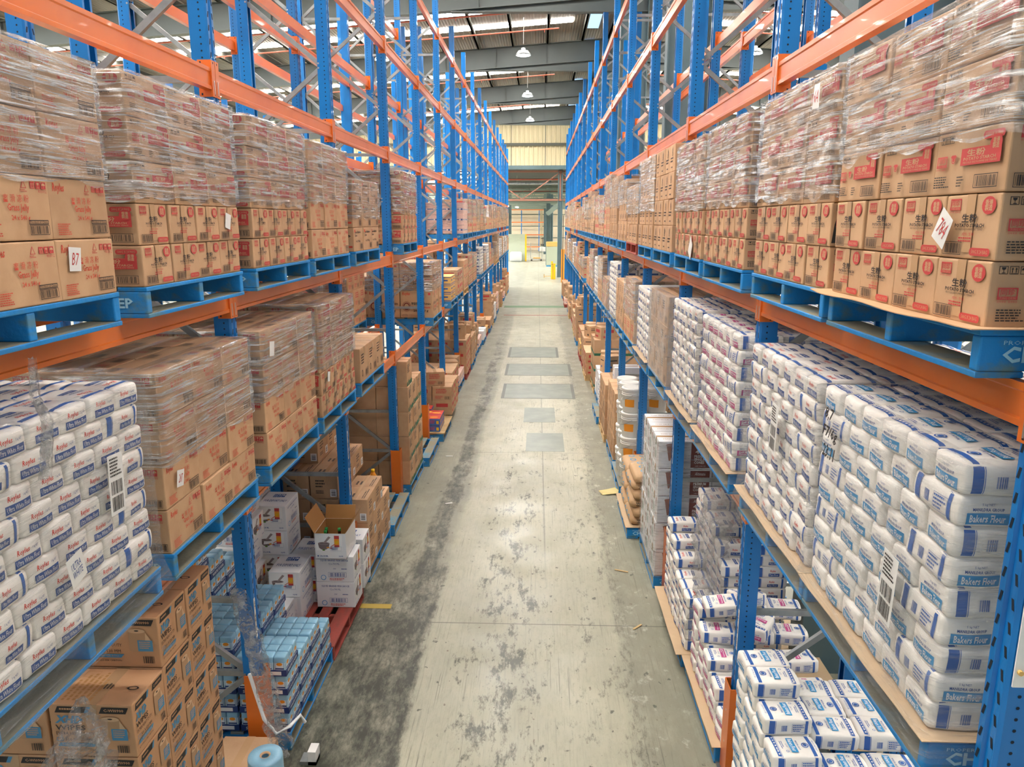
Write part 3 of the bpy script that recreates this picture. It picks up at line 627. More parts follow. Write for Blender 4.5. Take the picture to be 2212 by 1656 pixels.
def mk_bag(key, brand, name, colr, net='5 kg NET'):
    def end(F):
        if brand == 'Royles':
            F.text('Royles', .22, .56, .56, .84, 'script_red', shear=.25, bold=.02); F.text(net, .64, .62, .82, .74, 'navy')
            F.grid(.14, .16, .88, .50, colr, 8, 5); F.text(name, .18, .23, .84, .44, 'white_print')
        else:
            F.text(net, .40, .74, .62, .84, 'navy'); F.text('MANILDRA GROUP', .24, .58, .78, .69, 'navy', bold=.02); F.grid(.14, .12, .88, .52, colr, 8, 5); F.text(name, .2, .19, .82, .46, 'white_print', bold=.02)
    def side(F):
        F.grid(.08, .0, .20, 1, 'band', 3, 10); F.grid(.21, .0, .218, 1, 'band', 1, 10); F.grid(.84, .0, .90, 1, 'band', 3, 10)
        if brand == 'Royles': F.text('Royles', .45, .58, .62, .84, 'script_red', shear=.25, bold=.02); F.grid(.4, .2, .74, .5, colr, 6, 5); F.text(name, .43, .27, .71, .45, 'white_print')
        else: F.bars(.34, .3, .46, .7, 'band', n=10, framed=False, seed=3); F.frame(.56, .2, .84, .8, .004, 'band'); F.lines(.58, .24, .82, .76, 4, 'band', 5)
    def top(F):
        F.grid(0, .09, 1, .165, 'band', 12, 3); F.grid(0, .83, 1, .905, 'band', 12, 3)
        if brand == 'Royles': F.text('Royles', .2, .66, .72, .78, 'script_red', shear=.25, bold=.02); F.grid(.2, .42, .8, .52, colr, 8, 4); F.text(name, .24, .445, .76, .5, 'white_print'); F.lines(.2, .56, .8, .62, 2, 'navy', 2)
        else:
            F.grid(0, .175, 1, .183, 'band', 12, 1)
            for i in range(7): F.grid(.06+.13*i, .115, .12+.13*i, .145, 'paper_white')
            F.ring(.5, .74, .12, .075, .25, 'band', 12); F.ell(.5, .74, .06, .04, 'band', 10); F.text('GEM OF THE WEST', .25, .925, .75, .955, 'band'); F.text('MANILDRA GROUP', .28, .57, .72, .61, 'navy', bold=.02); F.grid(.16, .40, .84, .54, colr, 8, 4); F.text(name, .21, .425, .79, .515, 'white_print', bold=.02); F.text(net, .4, .33, .6, .37, 'navy'); F.ring(.78, .32, .05, .03, .3, 'band', 10); F.lines(.3, .22, .7, .29, 2, 'navy', 4)
    flour_bag(key, end, side, top)
mk_bag('bakers', 'Manildra', 'Bakers Flour', 'cyan')
mk_bag('raising', 'Manildra', 'Self Raising\nFlour', 'magenta')
mk_bag('ultra', 'Royles', 'Ultra White Flour', 'navy')
mk_bag('plainf', 'Royles', 'Plain Flour', 'navy')
mk_bag('loosebakers', 'Manildra', 'Bakers Flour', 'cyan')
# brown paper sacks
def sack(key='sack'):
    out = []
    for vi in range(3):
        rr = random.Random(vi+3); mb = MB(); w, L, h = .58, .40, .125
        vs, fs = rounded((w, L, h), .055, 5, .01); nv = []
        ph = [rr.uniform(0, 6) for _ in range(5)]
        for x, y, z in vs:
            e = max(abs(x)/(w/2), .0); z *= 1-.25*max(0, e-.75)/.25; z += .006*math.sin(14*x+ph[0])*math.cos(13*y+ph[1]); nv.append((x+.006*math.sin(20*y+ph[2]), y, z+h/2))
        mb.add(nv, fs, 'sack', True); bv = BVHTree.FromPolygons([Vector(p) for p in mb.v], mb.f)
        def proj(p, n, off):
            hit = bv.ray_cast(p+n*.08, -n, .2)
            if hit[0] is None: q = bv.find_nearest(p); return q[0]+q[1]*off
            return hit[0]+n*off
        F = faces_of(mb, w*.9, L*.9, h*.9, proj)
        for i in range(3):
            for j in range(2): F['t'].ring(.2+.3*i, .3+.4*j, .1, .12, .4, 'wipe_blue', 14); F['f'].ring(.18+.3*i, .55, .1, .3, .4, 'wipe_blue', 14)
        F['r'].text('Fielders' if vi == 0 else 'Wheaten\nCornflour', .15, .25, .85, .7, 'black', bold=.03)
        out.append(mb.mesh(key))
    KINDS[key] = dict(near=out, far=out[0], size=(.58, .40, .118))
sack()
# ------------------------------------------------------------------ the building
RZ0, RSL, RIDGE = 10.93, 0.07, 2.6
def roof_z(x): return RZ0 - RSL*abs(x-RIDGE) + RSL*RIDGE
XA, XB, Y0, Y1 = -30.0, 30.0, -3.0, 52.6
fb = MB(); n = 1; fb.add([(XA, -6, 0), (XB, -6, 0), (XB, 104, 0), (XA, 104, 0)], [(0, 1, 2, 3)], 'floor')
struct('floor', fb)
def slab(x0, x1, y0, y1, z, k):
    b = MB(); b.box(x0, y0, 0.001, x1, y1, z, k); return b
pn = 0
for (x0, x1, y0, y1, rim) in ((-.78, .75, 16.35, 17.8, 1), (-.3, .33, 14.3, 15.47, 0), (-.22, .45, 12.38, 13.52, 0), (-.82, .78, 18.9, 20.4, 1), (-.85, .5, 21.5, 23.2, 1)):
    pn += 1; b = MB(); b.box(x0, y0, 0, x1, y1, .0025, 'patch')
    if rim: b.box(x0-.07, y0-.05, 0, x1+.07, y1+.05, .0015, 'patch_rim')
    struct('floor_patch', b)
for (x0, x1, y0, y1, k) in ((-1.82, -1.5, 6.97, 7.06, 'line_yellow'), (-1.63, 1.2, 34.2, 35.0, 'line_green'), (-1.5, 1.3, 31.3, 31.5, 'line_red')):
    b = MB(); b.box(x0, y0, 0, x1, y1, .002, k); struct('floor_line', b)
# roof sheets either side of the ridge, translucent strips let in the day
EDGES = [23.2+8.6*i for i in range(-3, 5)]           # rafters
rb = MB()
for x0, x1 in ((XA, RIDGE), (RIDGE, XB)):
    z0, z1 = roof_z(x0), roof_z(x1); rb.add([(x0, Y0, z0), (x1, Y0, z1), (x1, Y1, z1), (x0, Y1, z0), (x0, Y0, z0+.05), (x1, Y0, z1+.05), (x1, Y1, z1+.05), (x0, Y1, z0+.05)],
        [(0, 3, 2, 1), (4, 5, 6, 7), (0, 1, 5, 4), (1, 2, 6, 5), (2, 3, 7, 6), (3, 0, 4, 7)], 'roof_sheet')
struct('ceiling', rb)
wn = 0
for e in EDGES:
    for dy in ((3.9, 6.0) if e < 48 else (0.6,)):  # single strips past the last bays are added to brighten the end wall
        for x0, x1 in ((XA+3, 1.15), (4.1, XB-3)):
            y = e+dy; wn += 1; z0, z1 = roof_z(x0)-.03, roof_z(x1)-.03
            b = MB(); b.add([(x0, y, z0), (x1, y, z1), (x1, y+.52, z1), (x0, y+.52, z0), (x0, y, z0+.02), (x1, y, z1+.02), (x1, y+.52, z1+.02), (x0, y+.52, z0+.02)],
                [(0, 3, 2, 1), (4, 5, 6, 7), (0, 1, 5, 4), (1, 2, 6, 5), (2, 3, 7, 6), (3, 0, 4, 7)], 'skylight_or_fill')
            struct('window_or_fill_%d' % wn, b)
tn = 0
def trim(b):
    global tn; tn += 1; struct('trim_%d' % tn, b)
# purlins run along the building
for i in range(-17, 20):
    x = RIDGE+i*1.36+(.35 if i else 0)
    if not XA < x < XB: continue
    b = MB(); z = roof_z(x)-.05; b.box(x-.035, Y0, z-.22, x+.035, Y1, z, 'purlin'); b.box(x-.035, Y0, z-.22, x+.08, Y1, z-.2, 'purlin'); trim(b)
# rafters with haunches at the ridge columns
for e in EDGES:
    b = MB(); y = e
    for sgn in (-1, 1):
        xe = RIDGE+sgn*27
        def bx(zt, zb, hw, x0=RIDGE, x1=xe):
            vs = []
            for x in (x0, x1):
                vs += [(x, y-hw, roof_z(x)+zb), (x, y+hw, roof_z(x)+zb), (x, y+hw, roof_z(x)+zt), (x, y-hw, roof_z(x)+zt)]
            b.add(vs, [(0, 1, 2, 3), (7, 6, 5, 4), (0, 4, 5, 1), (1, 5, 6, 2), (2, 6, 7, 3), (3, 7, 4, 0)], 'roof_steel')
        bx(-.27, -1.0, .012); bx(-.25, -.27, .14); bx(-1.0, -1.025, .14)
        # haunch
        xh = RIDGE+sgn*5.2; z0 = roof_z(RIDGE)-1.02; z1 = roof_z(xh)-1.02
        b.add([(RIDGE, y-.012, z0), (xh, y-.012, z1), (RIDGE, y-.012, z0-.42), (RIDGE, y+.012, z0), (xh, y+.012, z1), (RIDGE, y+.012, z0-.42)], [(0, 1, 2), (5, 4, 3), (0, 3, 4, 1), (1, 4, 5, 2)], 'roof_steel')
        b.add([(RIDGE, y-.13, z0-.42), (xh, y-.13, z1-.01), (xh, y+.13, z1-.01), (RIDGE, y+.13, z0-.42), (RIDGE, y-.13, z0-.44), (xh, y-.13, z1-.03), (xh, y+.13, z1-.03), (RIDGE, y+.13, z0-.44)], [(0, 1, 2, 3), (7, 6, 5, 4), (0, 4, 5, 1), (2, 6, 7, 3)], 'roof_steel')
        for i in range(1, 14):
            xs = RIDGE+sgn*(i*2+.4); z = roof_z(xs); b.box(xs-.006, y-.13, z-1.0, xs+.006, y+.13, z-.27, 'roof_steel')
    trim(b)
# columns in the gap behind the right rack row
for i, e in enumerate(EDGES[1:]):
    b = MB(); x0, x1 = 2.245, 3.03; y = e; top = roof_z(x0)-.9
    b.box(x0, y-.14, 0, x0+.02, y+.14, top, 'col_steel'); b.box(x1-.02, y-.14, 0, x1, y+.14, top, 'col_steel'); b.box(x0+.02, y-.008, 0, x1-.02, y+.008, top, 'col_steel')
    struct('steel_column', b)
# ridge light boxes
for e in EDGES[:-1]:
    b = MB(); b.box(RIDGE-.9, e+1.0, roof_z(RIDGE-.9)-.035, RIDGE-.45, e+7.6, roof_z(RIDGE-.9)-.01, 'screen_blue'); wn += 1; struct('window_or_fill_%d' % wn, b)
# sprinkler pipes down the roof slope
k = 0
for bi, e in enumerate(EDGES[:-1]):
    for j, dy in enumerate((3.05, 5.55)):
        for sd, (xa, xb) in (('left', (XA+4, .62)), ('right', (4.4, XB-4))):
            b = MB(); y = e+dy; b.tube([(xa, y, roof_z(xa)-.42), (xb, y, roof_z(xb)-.42)], .024, 'pipe_red', 8)
            x = xa
            while x < xb: b.tube([(x, y, roof_z(x)-.42), (x, y, roof_z(x)-.52)], .012, 'pipe_red', 6); b.bar((x, y, roof_z(x)-.42), (x, y, roof_z(x)-.28), .008, .008, 'purlin'); x += 2.9
            mobj('sprinkler_pipe', b, label='red sprinkler pipe under %s roof slope, %s from camera in %s roof bay' % (sd, ORD[j], ORD[bi]), cat='pipe', group='sprinkler pipes under the roof')
# high bay lamps
lm = MB(); lm.lathe([(.02, -.12), (.07, -.13), (.08, -.2), (.17, -.22), (.25, -.33), (.26, -.37), (.245, -.36)], 'galv', 20)
lens = MB(); lens.lathe([(.0, -.385), (.12, -.385), (.225, -.365)], 'lamp_lens', 20)
lm_me, lens_me = lm.mesh('reflector'), lens.mesh('lens')
LAMPS = []
for j, x in enumerate((-.62, -5.6, -12.0, -18.0, 7.2, 13.0)):
    for i in range(-1, 4):
        y = 27.4+8.6*i+((-1.3) if j == 3 else 0)+(.6 if j in (1, 2) else 0)
        if y > 50: continue
        h = obj('high_bay_lamp', None, loc=(x, y, 9.75), label='round white high bay lamp, %s along, hanging in %s lamp row %s' % (ORD[i+1], ORD[j if j < 4 else j-4], 'left of the aisle' if 0 < j < 4 else ('above the aisle' if j == 0 else 'right of the aisle')), cat='lamp', group='high bay lamps')
        obj('reflector', lm_me, h); obj('lens', lens_me, h)
        c = MB(); zt = roof_z(x)-.3-9.75; c.tube([(0, 0, 0), (.01, 0, zt)], .006, 'label_white', 5); c.tube([(0, 0, zt-.28), (.03, 0, zt-.24), (.05, 0, zt-.28), (.02, 0, zt-.33), (0, 0, zt-.28)], .006, 'label_white', 5); mobj('cord', c, h)
# end wall of ribbed cream sheets over the opening
b = MB(); YW = 52.6
b.box(XA, YW, 7.45, XB, YW+.03, roof_z(XA)+2.4, 'wall_cream'); x = XA
while x < XB: b.prism([(x, YW), (x+.04, YW-.07), (x+.09, YW-.07), (x+.13, YW)], 7.45, 10.9, 'wall_cream'); x += .3
struct('wall_end', b)
b = MB(); b.box(XA, YW-.14, 8.78, XB, YW-.04, 8.95, 'purlin'); trim(b)
b = MB(); b.box(XA, YW-.2, 10.15, XB, YW-.04, 10.35, 'purlin'); trim(b)
for x in np.arange(-25.2, 27, 1.16*2):
    b = MB(); b.box(x-.03, YW-.06, 7.45, x+.03, YW-.036, 10.9, 'purlin'); trim(b)
b = MB(); b.box(XA, YW-.18, 7.25, XB, YW+.2, 7.5, 'col_steel'); trim(b)
# opening: truss, bracing, services
b = MB()
b.box(XA, YW+.3, 7.08, XB, YW+.42, 7.2, 'truss_brown'); b.box(XA, YW+.3, 5.2, XB, YW+.42, 5.32, 'truss_brown')
for i in range(-6, 7):
    xa = 1.35+i*5.2; b.bar((xa, YW+.36, 7.1), (xa-2.6, YW+.36, 5.3), .07, .07, 'truss_brown'); b.bar((xa-2.6, YW+.36, 5.3), (xa-5.2, YW+.36, 7.1), .07, .07, 'truss_brown'); b.box(xa-.05, YW+.31, 5.25, xa+.05, YW+.41, 7.15, 'truss_brown')
trim(b)
for (y, z, r, kk) in ((54, 6.4, .09, 'galv'), (55.5, 6.75, .05, 'pipe_red'), (56.5, 5.9, .06, 'truss_grey'), (58, 6.3, .05, 'galv'), (60, 5.5, .05, 'truss_grey'), (61, 6.1, .06, 'pipe_red')):
    b = MB(); b.tube([(-14, y, z), (14, y, z)], r, kk, 8); trim(b)
for i, y in enumerate((57, 63, 70, 78, 87, 96)):
    b = MB(); b.box(-20, y, 6.2, 20, y+.15, 6.4, 'truss_grey'); b.box(-20, y, 5.25, 20, y+.15, 5.4, 'truss_grey')
    for j in range(-10, 10): b.bar((j*2, y+.07, 5.3), (j*2+1, y+.07, 6.3), .05, .05, 'truss_grey'); b.bar((j*2+1, y+.07, 6.3), (j*2+2, y+.07, 5.3), .05, .05, 'truss_grey')
    trim(b)
b = MB(); b.box(-30, YW+.05, 7.6, 30, 103, 7.65, 'dark_gap'); struct('ceiling_back', b)
for i, y in enumerate((59, 66, 74, 83, 92)):  # glowing strips added out of view to light the far hall
    for (x0, x1) in ((-24, -5), (5.5, 24)):
        b = MB(); b.box(x0, y, 7.5, x1, y+1.6, 7.53, 'skylight_or_fill'); wn += 1; struct('window_or_fill_%d' % wn, b)
b = MB(); b.box(-30, 102, 0, 30, 102.2, 7.6, 'wall_back')
for z in (1.6, 3.1, 4.6): b.box(-30, 101.92, z, 30, 102, z+.1, 'truss_grey')
for x in np.arange(-28, 29, 7.0): b.box(x, 101.85, 0, x+.3, 102, 7.6, 'wall_cream')
struct('wall_back', b)
for (x, y, t) in ((1.36, 52.95, .16), (.72, 68, .2), (1.0, 78, .3), (-2.95, 75, .15), (.62, 90, .2)):
    b = MB(); b.box(x-t, y-t*.8, 0, x-t*.8, y+t*.8, 7.3, 'col_steel'); b.box(x+t*.8, y-t*.8, 0, x+t, y+t*.8, 7.3, 'col_steel'); b.box(x-t*.8, y-.02, 0, x+t*.8, y+.02, 7.3, 'col_steel')
    b.bar((x-t, y, 4.9), (x-t-.75, y, 4.3), .22, .3, 'truss_grey') if y < 60 else None
    struct('steel_column', b)
# side walls far off to either hand
for nm, x in (('wall_left', XA), ('wall_right', XB)):
    b = MB(); b.box(x-.05, 4, 0, x+.05, 104, 9.4, 'wall_cream'); struct(nm, b)

# ------------------------------------------------------------------ racking
def upright_mesh(H, holes=True):
    """upright facing -y, 0..0.1 across x, 0..0.11 deep, with a groove and slots painted as dark quads"""
    b = MB(); w, d = .1, .11
    prof = [(0, d), (0, .012), (.008, 0), (.034, 0), (.040, .012), (.060, .012), (.066, 0), (.092, 0), (w, .012), (w, d), (w-.02, d), (w-.02, d-.003), (w-.004, d-.003), (w-.004, .03), (.004, .03), (.004, d-.003), (.02, d-.003), (.02, d)]
    n = len(prof); b.add([(x, y, z) for z in (0, H) for x, y in prof], [(i, (i+1) % n, n+(i+1) % n, n+i) for i in range(n)], 'rack_blue')
    b.prism([(0, 0.012), (w, 0.012), (w, d), (0, d)], H-.001, H, 'rack_blue')
    b.box(-.03, -.02, 0, w+.03, d+.03, .008, 'rack_blue')
    if holes:
        vs = []; fs = []
        z = .12
        while z < H-.06:
            for xc, lean in ((.021, .004), (.079, -.004)):
                k = len(vs); vs += [(xc-.006-lean, -.0008, z), (xc+.006-lean, -.0008, z), (xc+.006+lean, -.0008, z+.034), (xc-.006+lean, -.0008, z+.034)]; fs.append((k, k+1, k+2, k+3))
            for xx, s in ((-.0008, -1), (w+.0008, 1)):
                for zz in (z, z+.038):
                    k = len(vs); q = [(xx, .045+.006*math.cos(t*PI/3), zz+.006*math.sin(t*PI/3)) for t in range(6)]; vs += q; fs.append(tuple(range(k, k+6)) if s > 0 else tuple(range(k, k+6))[::-1])
            z += .076
        b.add(vs, fs, 'hole')
    return b.mesh('upright')
UP = {}
def upr(H, holes):
    if (H, holes) not in UP: UP[(H, holes)] = upright_mesh(H, holes)
    return UP[(H, holes)]
FD = .85
def braces(H, holes):
    """horizontal and diagonal struts of one frame, each its own mesh: list of (name, mesh)"""
    out = []; zs = [.118]; step = .575
    while zs[-1]+step < H-.2: zs.append(zs[-1]+step)
    y0, y1 = .1, FD-.1
    for i, z in enumerate(zs[:-1]):
        if i < 3 or i % 4 == 0 or i == len(zs)-2:
            b = MB(); b.box(.035, y0, z-.02, .065, y1, z+.02, 'galv'); out.append(('horizontal_brace', b.mesh('horizontal_brace')))
        a, c = (y0, y1) if i % 2 else (y1, y0)
        b = MB(); b.bar((.05, a, z+.02), (.05, c, zs[i+1]-.02), .04, .03, 'galv', up=(1, 0, 0))
        for yy, zz in ((a, z+.02), (c, zs[i+1]-.02)): b.tube([(-.004, yy, zz), (.104, yy, zz)], .009, 'steel_pin', 6)
        out.append(('diagonal_brace', b.mesh('diagonal_brace')))
    return out
BR = {}
SIDEN = {-1: 'left', 1: 'right'}
def frame_at(side, i, xface, y, H, row, near):
    """one upright frame: front upright, rear upright, struts"""
    rz = PI/2 if side < 0 else -PI/2
    o = obj('rack_frame', None, loc=(xface, y if side < 0 else y+.1, 0), rz=rz, label='blue rack frame with grey bracing, %s from camera, %s' % (ORD[i], row), cat='rack frame', group='rack frames, '+row)
    key = (H, near)
    if key not in BR: BR[key] = braces(H, near)
    obj('upright', upr(H, near), o, (0, 0, 0)); obj('upright', upr(H, near), o, (.1, FD, 0), rz=PI)
    if near:
        for nm, me in BR[key]: obj(nm, me, o)
    else:
        if ('j', H) not in BR:
            b = MB(); z = .118; i2 = 0
            while z+.575 < H-.2:
                a, c = (.1, FD-.1) if i2 % 2 else (FD-.1, .1); b.bar((.05, a, z), (.05, c, z+.575), .04, .03, 'galv', up=(1, 0, 0))
                if i2 < 3 or i2 % 4 == 0: b.box(.035, .1, z-.02, .065, FD-.1, z+.02, 'galv')
                z += .575; i2 += 1
            BR[('j', H)] = b.mesh('bracing')
        obj('bracing', BR[('j', H)], o)
    return o
def beam_mesh(L):
    b = MB()   # step beam facing -y, 0..L along x, top at z=0
    prof = [(0, -.125), (0, -.105), (.006, -.1), (.006, -.028), (0, -.022), (0, 0), (.03, 0), (.03, -.02), (.05, -.02), (.05, -.125)]
    n = len(prof); b.add([(x, y, z) for x in (0, L) for y, z in prof], [(i, n+i, n+(i+1) % n, (i+1) % n) for i in range(n)], 'rack_orange')
    return b.mesh('beam')
def conn_mesh(sg):
    b = MB()   # end plate hooked over the upright, at the beam's end x=0, upright on the -x (sg=-1) or +x side
    x0, x1 = (-.047, 0) if sg < 0 else (0, .047)
    b.box(x0, -.006, -.165, x1, -.002, .045, 'rack_orange')
    b.box(0 if sg < 0 else -.003, -.006, -.165, .003 if sg < 0 else 0, .078, .045, 'rack_orange')
    xm = (x0+x1)/2
    for z in (.03, -.15):
        b.add([(xm-.005, -.0068, z-.006), (xm+.005, -.0068, z-.006), (xm+.005, -.0068, z+.006), (xm-.005, -.0068, z+.006)], [(0, 1, 2, 3)], 'hole')
        xx = .0034 if sg < 0 else -.0034
        b.add([(xx, .055, z-.006), (xx, .065, z-.006), (xx, .065, z+.006), (xx, .055, z+.006)], [(0, 1, 2, 3)], 'hole')
    b.box(xm-.004, -.008, -.15, xm+.004, -.006, -.07, 'steel_pin')
    return b.mesh('connector')
CL, CR = conn_mesh(-1), conn_mesh(1)
BM = {}
LEVEL = {'D': ZD, 'M': ZM, 'A': 4.775, 'B': 6.11, 'C': 7.445}
LNAME = {'D': 'first level', 'M': 'second level', 'A': 'third level', 'B': 'fourth level', 'C': 'fifth level'}
def beam_at(side, xface, ya, yb, lev, front, bay, row, parts):
    Ln = yb-ya
    if Ln not in BM: BM[Ln] = beam_mesh(Ln)
    face = front
    # a beam facing the aisle (front) or facing away (rear)
    if side < 0: rz, ox = (PI/2, ya) if front else (-PI/2, yb)
    else: rz, ox = (-PI/2, yb) if front else (PI/2, ya)
    x = xface if front else xface+side*FD
    o = obj('rack_beam', None, loc=(x, ox, LEVEL[lev]), rz=rz, label='orange %s rack beam, %s, %s bay from camera, %s' % ('front' if front else 'rear', LNAME[lev], ORD[bay], row), cat='rack beam', group='orange beams, '+row)
    obj('beam', BM[Ln], o)
    if parts:
        obj('connector', CL, o); obj('connector', CR, o, (Ln, 0, 0))
    else:
        if ('c', Ln) not in BM:
            b = MB()
            for x0 in (-.047, Ln): b.box(x0, -.006, -.165, x0+.047, -.002, .045, 'rack_orange')
            BM[('c', Ln)] = b.mesh('connectors')
        obj('connector', BM[('c', Ln)], o)
def guard(side, xface, y, i, row):
    b = MB(); H = .705; t = .006; w0, w1, d = -.025, .125, .10
    b.box(w0, -.035, 0, w1, -.035+t, H, 'rack_orange'); b.box(w0, -.035+t, 0, w0+t, d, H, 'rack_orange'); b.box(w1-t, -.035+t, 0, w1, d, H, 'rack_orange'); b.box(w0-.02, -.06, 0, w1+.02, -.036, .008, 'galv')
    for z in (.5, .25): b.tube([(.05, -.036, z), (.05, -.033, z)], .008, 'steel_pin', 6)
    rz = PI/2 if side < 0 else -PI/2
    mobj('upright_guard', b, loc=(xface, y if side < 0 else y+.1, .009), rz=rz, label='orange steel upright guard on the floor, %s from camera, %s' % (ORD[i], row), cat='guard', group='upright guards, '+row)
def strip_label(side, xface, y, z, h):
    b = MB(); b.box(.004, -.0022, 0, .03, -.0014, h, 'label_white'); F = Face(b, (.004, -.0022, 0), (.026, 0, 0), (0, 0, h)); F.bars(.2, .08, .8, .3, 'black', n=8, framed=False, rot=True, seed=2); F.bars(.2, .4, .8, .62, 'black', n=8, framed=False, rot=True); F.bars(.2, .72, .8, .92, 'black', n=8, framed=False, rot=True, seed=4)
    return b.mesh('bar_code_label')
SLB = strip_label(1, 0, 0, 0, .3)
NL, NR = 17, 15
ys = {}
for side, xf, yb, H, nn in ((-1, LX, LY, 8.15, NL), (1, RX, RY, 8.4, NR)):
    sn = SIDEN[side]
    for i in range(-1, nn):
        y = yb+PITCH*i
        if i == -1: y = 1.95 if side < 0 else 2.012
        ys[(side, i)] = y
        near = i < 5
        fr = frame_at(side, i+1, xf, y, H, 'aisle row on the '+sn, near)
        if near and i >= 0:
            for z in ((1.05, 1.45) if i else (1.0,)):
                obj('bar_code_label', SLB, fr, ((0 if side < 0 else .066), 0, z), label='white bar code label')
        if i > -1 or side > 0: guard(side, xf, y, i+1, 'aisle row on the '+sn)
        x2 = xf+side*(FD+.26)
        if i >= 0 or side < 0: frame_at(side, i+1, x2, y, H, 'second row on the '+sn, i < 3)
    for i in range(-1, nn-1):
        ya, y2 = round(ys[(side, i)]+.1, 4), round(ys[(side, i+1)], 4)
        for lev in 'DMABC':
            for front in (True, False):
                if front or i < (8 if lev in 'AB' else 4): beam_at(side, xf, ya, y2, lev, front, i+1, 'aisle row on the '+sn, i < 6)
            if lev in 'AB' and (i >= 0 or side < 0):
                for front in (True, False):
                    if front or i < 7: beam_at(side, xf+side*(FD+.26), ya, y2, lev, front, i+1, 'second row on the '+sn, i < 2)
# lower rack rows beyond the next aisles
for side, x0, n0, n1, H in ((-1, -7.3, 1, 15, 6.62), (1, 7.0, 1, 13, 6.62)):
    sn = SIDEN[side]
    for i in range(n0, n1):
        frame_at(side, i, x0, LY+PITCH*i, H, 'far row on the '+sn, False)
        if i < n1-1:
            for lev in 'A': beam_at(side, x0, round(LY+PITCH*i+.1, 4), round(LY+PITCH*(i+1), 4), lev, True, i, 'far row on the '+sn, False)
# ------------------------------------------------------------------ pallets
def pallet_parts(k, deck):
    """timber pallet facing -y, 1.165 square; bearers run front to back: list of (name, mesh)"""
    out = []; S = 1.165; h = S/2; rr = random.Random(4)
    for x, w in ((-h, .045), (-.022, .045), (h-.045, .045)):
        b = MB(); b.rbox(x, -h+.004, .02, x+w, h-.004, .124, .006, k); out.append(('bearer', b))
    ws = [.14, .1, .1, .14, .1, .1, .14]; gap = (S-sum(ws))/6; y = -h
    for i, w in enumerate(ws):
        b = MB(); b.rbox(-h, y, .1245, h, y+w, .1445, .004, k if i in (0, 6) else deck)
        if i in (0, 6): b.box(-h+.003, y+.004, .1448, h-.003, y+w-.004, .1452, deck)
        out.append(('deck_board', b)); y += w+gap
    for y, w in ((-h, .14), (-.07, .14), (h-.14, .14)):
        b = MB(); b.rbox(-h, y, 0, h, y+w, .0195, .004, k); b.box(-h+.003, y+.004, .0197, h-.003, y+w-.004, .0201, deck); out.append(('base_board', b))
    return out
PAL = {}
for k, deck in (('pal_blue', 'pal_deck'), ('pal_red', 'pal_red'), ('pal_wood', 'pal_wood')):
    parts = pallet_parts(k, deck)
    if k == 'pal_blue':       # stencilled mark on the outer bearers
        for i in (0, 2):
            b = parts[i][1]; x = -.5825-.0005 if i == 0 else .5825+.0005
            F = Face(b, (x, .5825, .02), (0, -1.165, 0), (0, 0, .104)) if i == 0 else Face(b, (x, -.5825, .02), (0, 1.165, 0), (0, 0, .104))
            F.text('CHEP', .06, .25, .22, .72, 'label_blue', bold=.03); F.text('PROPERTY OF', .06, .76, .2, .88, 'label_blue'); F.text('CHEP', .78, .25, .94, .72, 'label_blue', bold=.03)
    one = MB()
    for nm, b in parts:
        o = len(one.v)
        for f_, mi_, sm_ in zip(b.f, b.m, b.sm): one.f.append(tuple(o+a for a in f_)); one.m.append(one.mi(b.mats[mi_])); one.sm.append(sm_)
        one.v += b.v
    PAL[k] = ([(nm, b.mesh(nm)) for nm, b in parts], one.mesh('pallet'))
PCOL = {'pal_blue': 'blue', 'pal_red': 'red', 'pal_wood': 'bare wood'}
def rot_of(side): return PI/2 if side < 0 else -PI/2
def xat(side, d, front=None):
    f = front if front is not None else (LF if side < 0 else RF)
    return f+side*d
SHELF = {'M': 'upper-shelf', 'D': 'lower-shelf', 'G': 'floor'}
ZLEV = {'M': ZM, 'D': ZD, 'G': 0.001}
def pallet(side, y0, lev, where, k='pal_blue', front=None, yaw=0.0, z=None):
    z = ZLEV[lev] if z is None else z; c = y0+.5825; near = c < 13
    o = obj('pallet', None if near else PAL[k][1], loc=(xat(side, .5825, front), c, z+.0005), rz=rot_of(side)+yaw, label='%s timber pallet, %s' % (PCOL[k], where), cat='pallet', group='timber pallets')
    if near:
        for nm, me in PAL[k][0]: obj(nm, me, o)
    return o

# ------------------------------------------------------------------ goods are queued, then made: the 300 nearest of a kind each on its own
QUEUE = []
NAMES = {'ps': ('potato_starch_carton', 'carton'), 'gj': ('grass_jelly_carton', 'carton'), 'bamboo': ('bamboo_shoot_carton', 'carton'), 'anchor': ('anchor_printed_carton', 'carton'),
         'plain': ('plain_brown_carton', 'carton'), 'redcard': ('red_printed_carton', 'carton'), 'tall': ('tall_brown_carton', 'carton'), 'pinkwrap': ('pink_carton', 'carton'), 'mushroom': ('sliced_mushroom_carton', 'carton'),
         'xhd': ('wipes_carton', 'carton'), 'fish': ('fish_sauce_carton', 'carton'), 'fish_text': ('fish_sauce_carton', 'carton'), 'cones': ('cone_carton', 'carton'), 'greenband': ('green_banded_carton', 'carton'),
         'milk': ('lettered_brown_carton', 'carton'), 'purple': ('purple_striped_carton', 'carton'), 'redblue': ('red_and_blue_carton', 'carton'), 'whitebox': ('white_carton', 'carton'),
         'bakers': ('bakers_flour_bag', 'flour bag'), 'loosebakers': ('bakers_flour_bag', 'flour bag'), 'raising': ('self_raising_flour_bag', 'flour bag'), 'ultra': ('ultra_white_flour_bag', 'flour bag'), 'plainf': ('plain_flour_bag', 'flour bag'), 'sack': ('flour_sack', 'sack')}
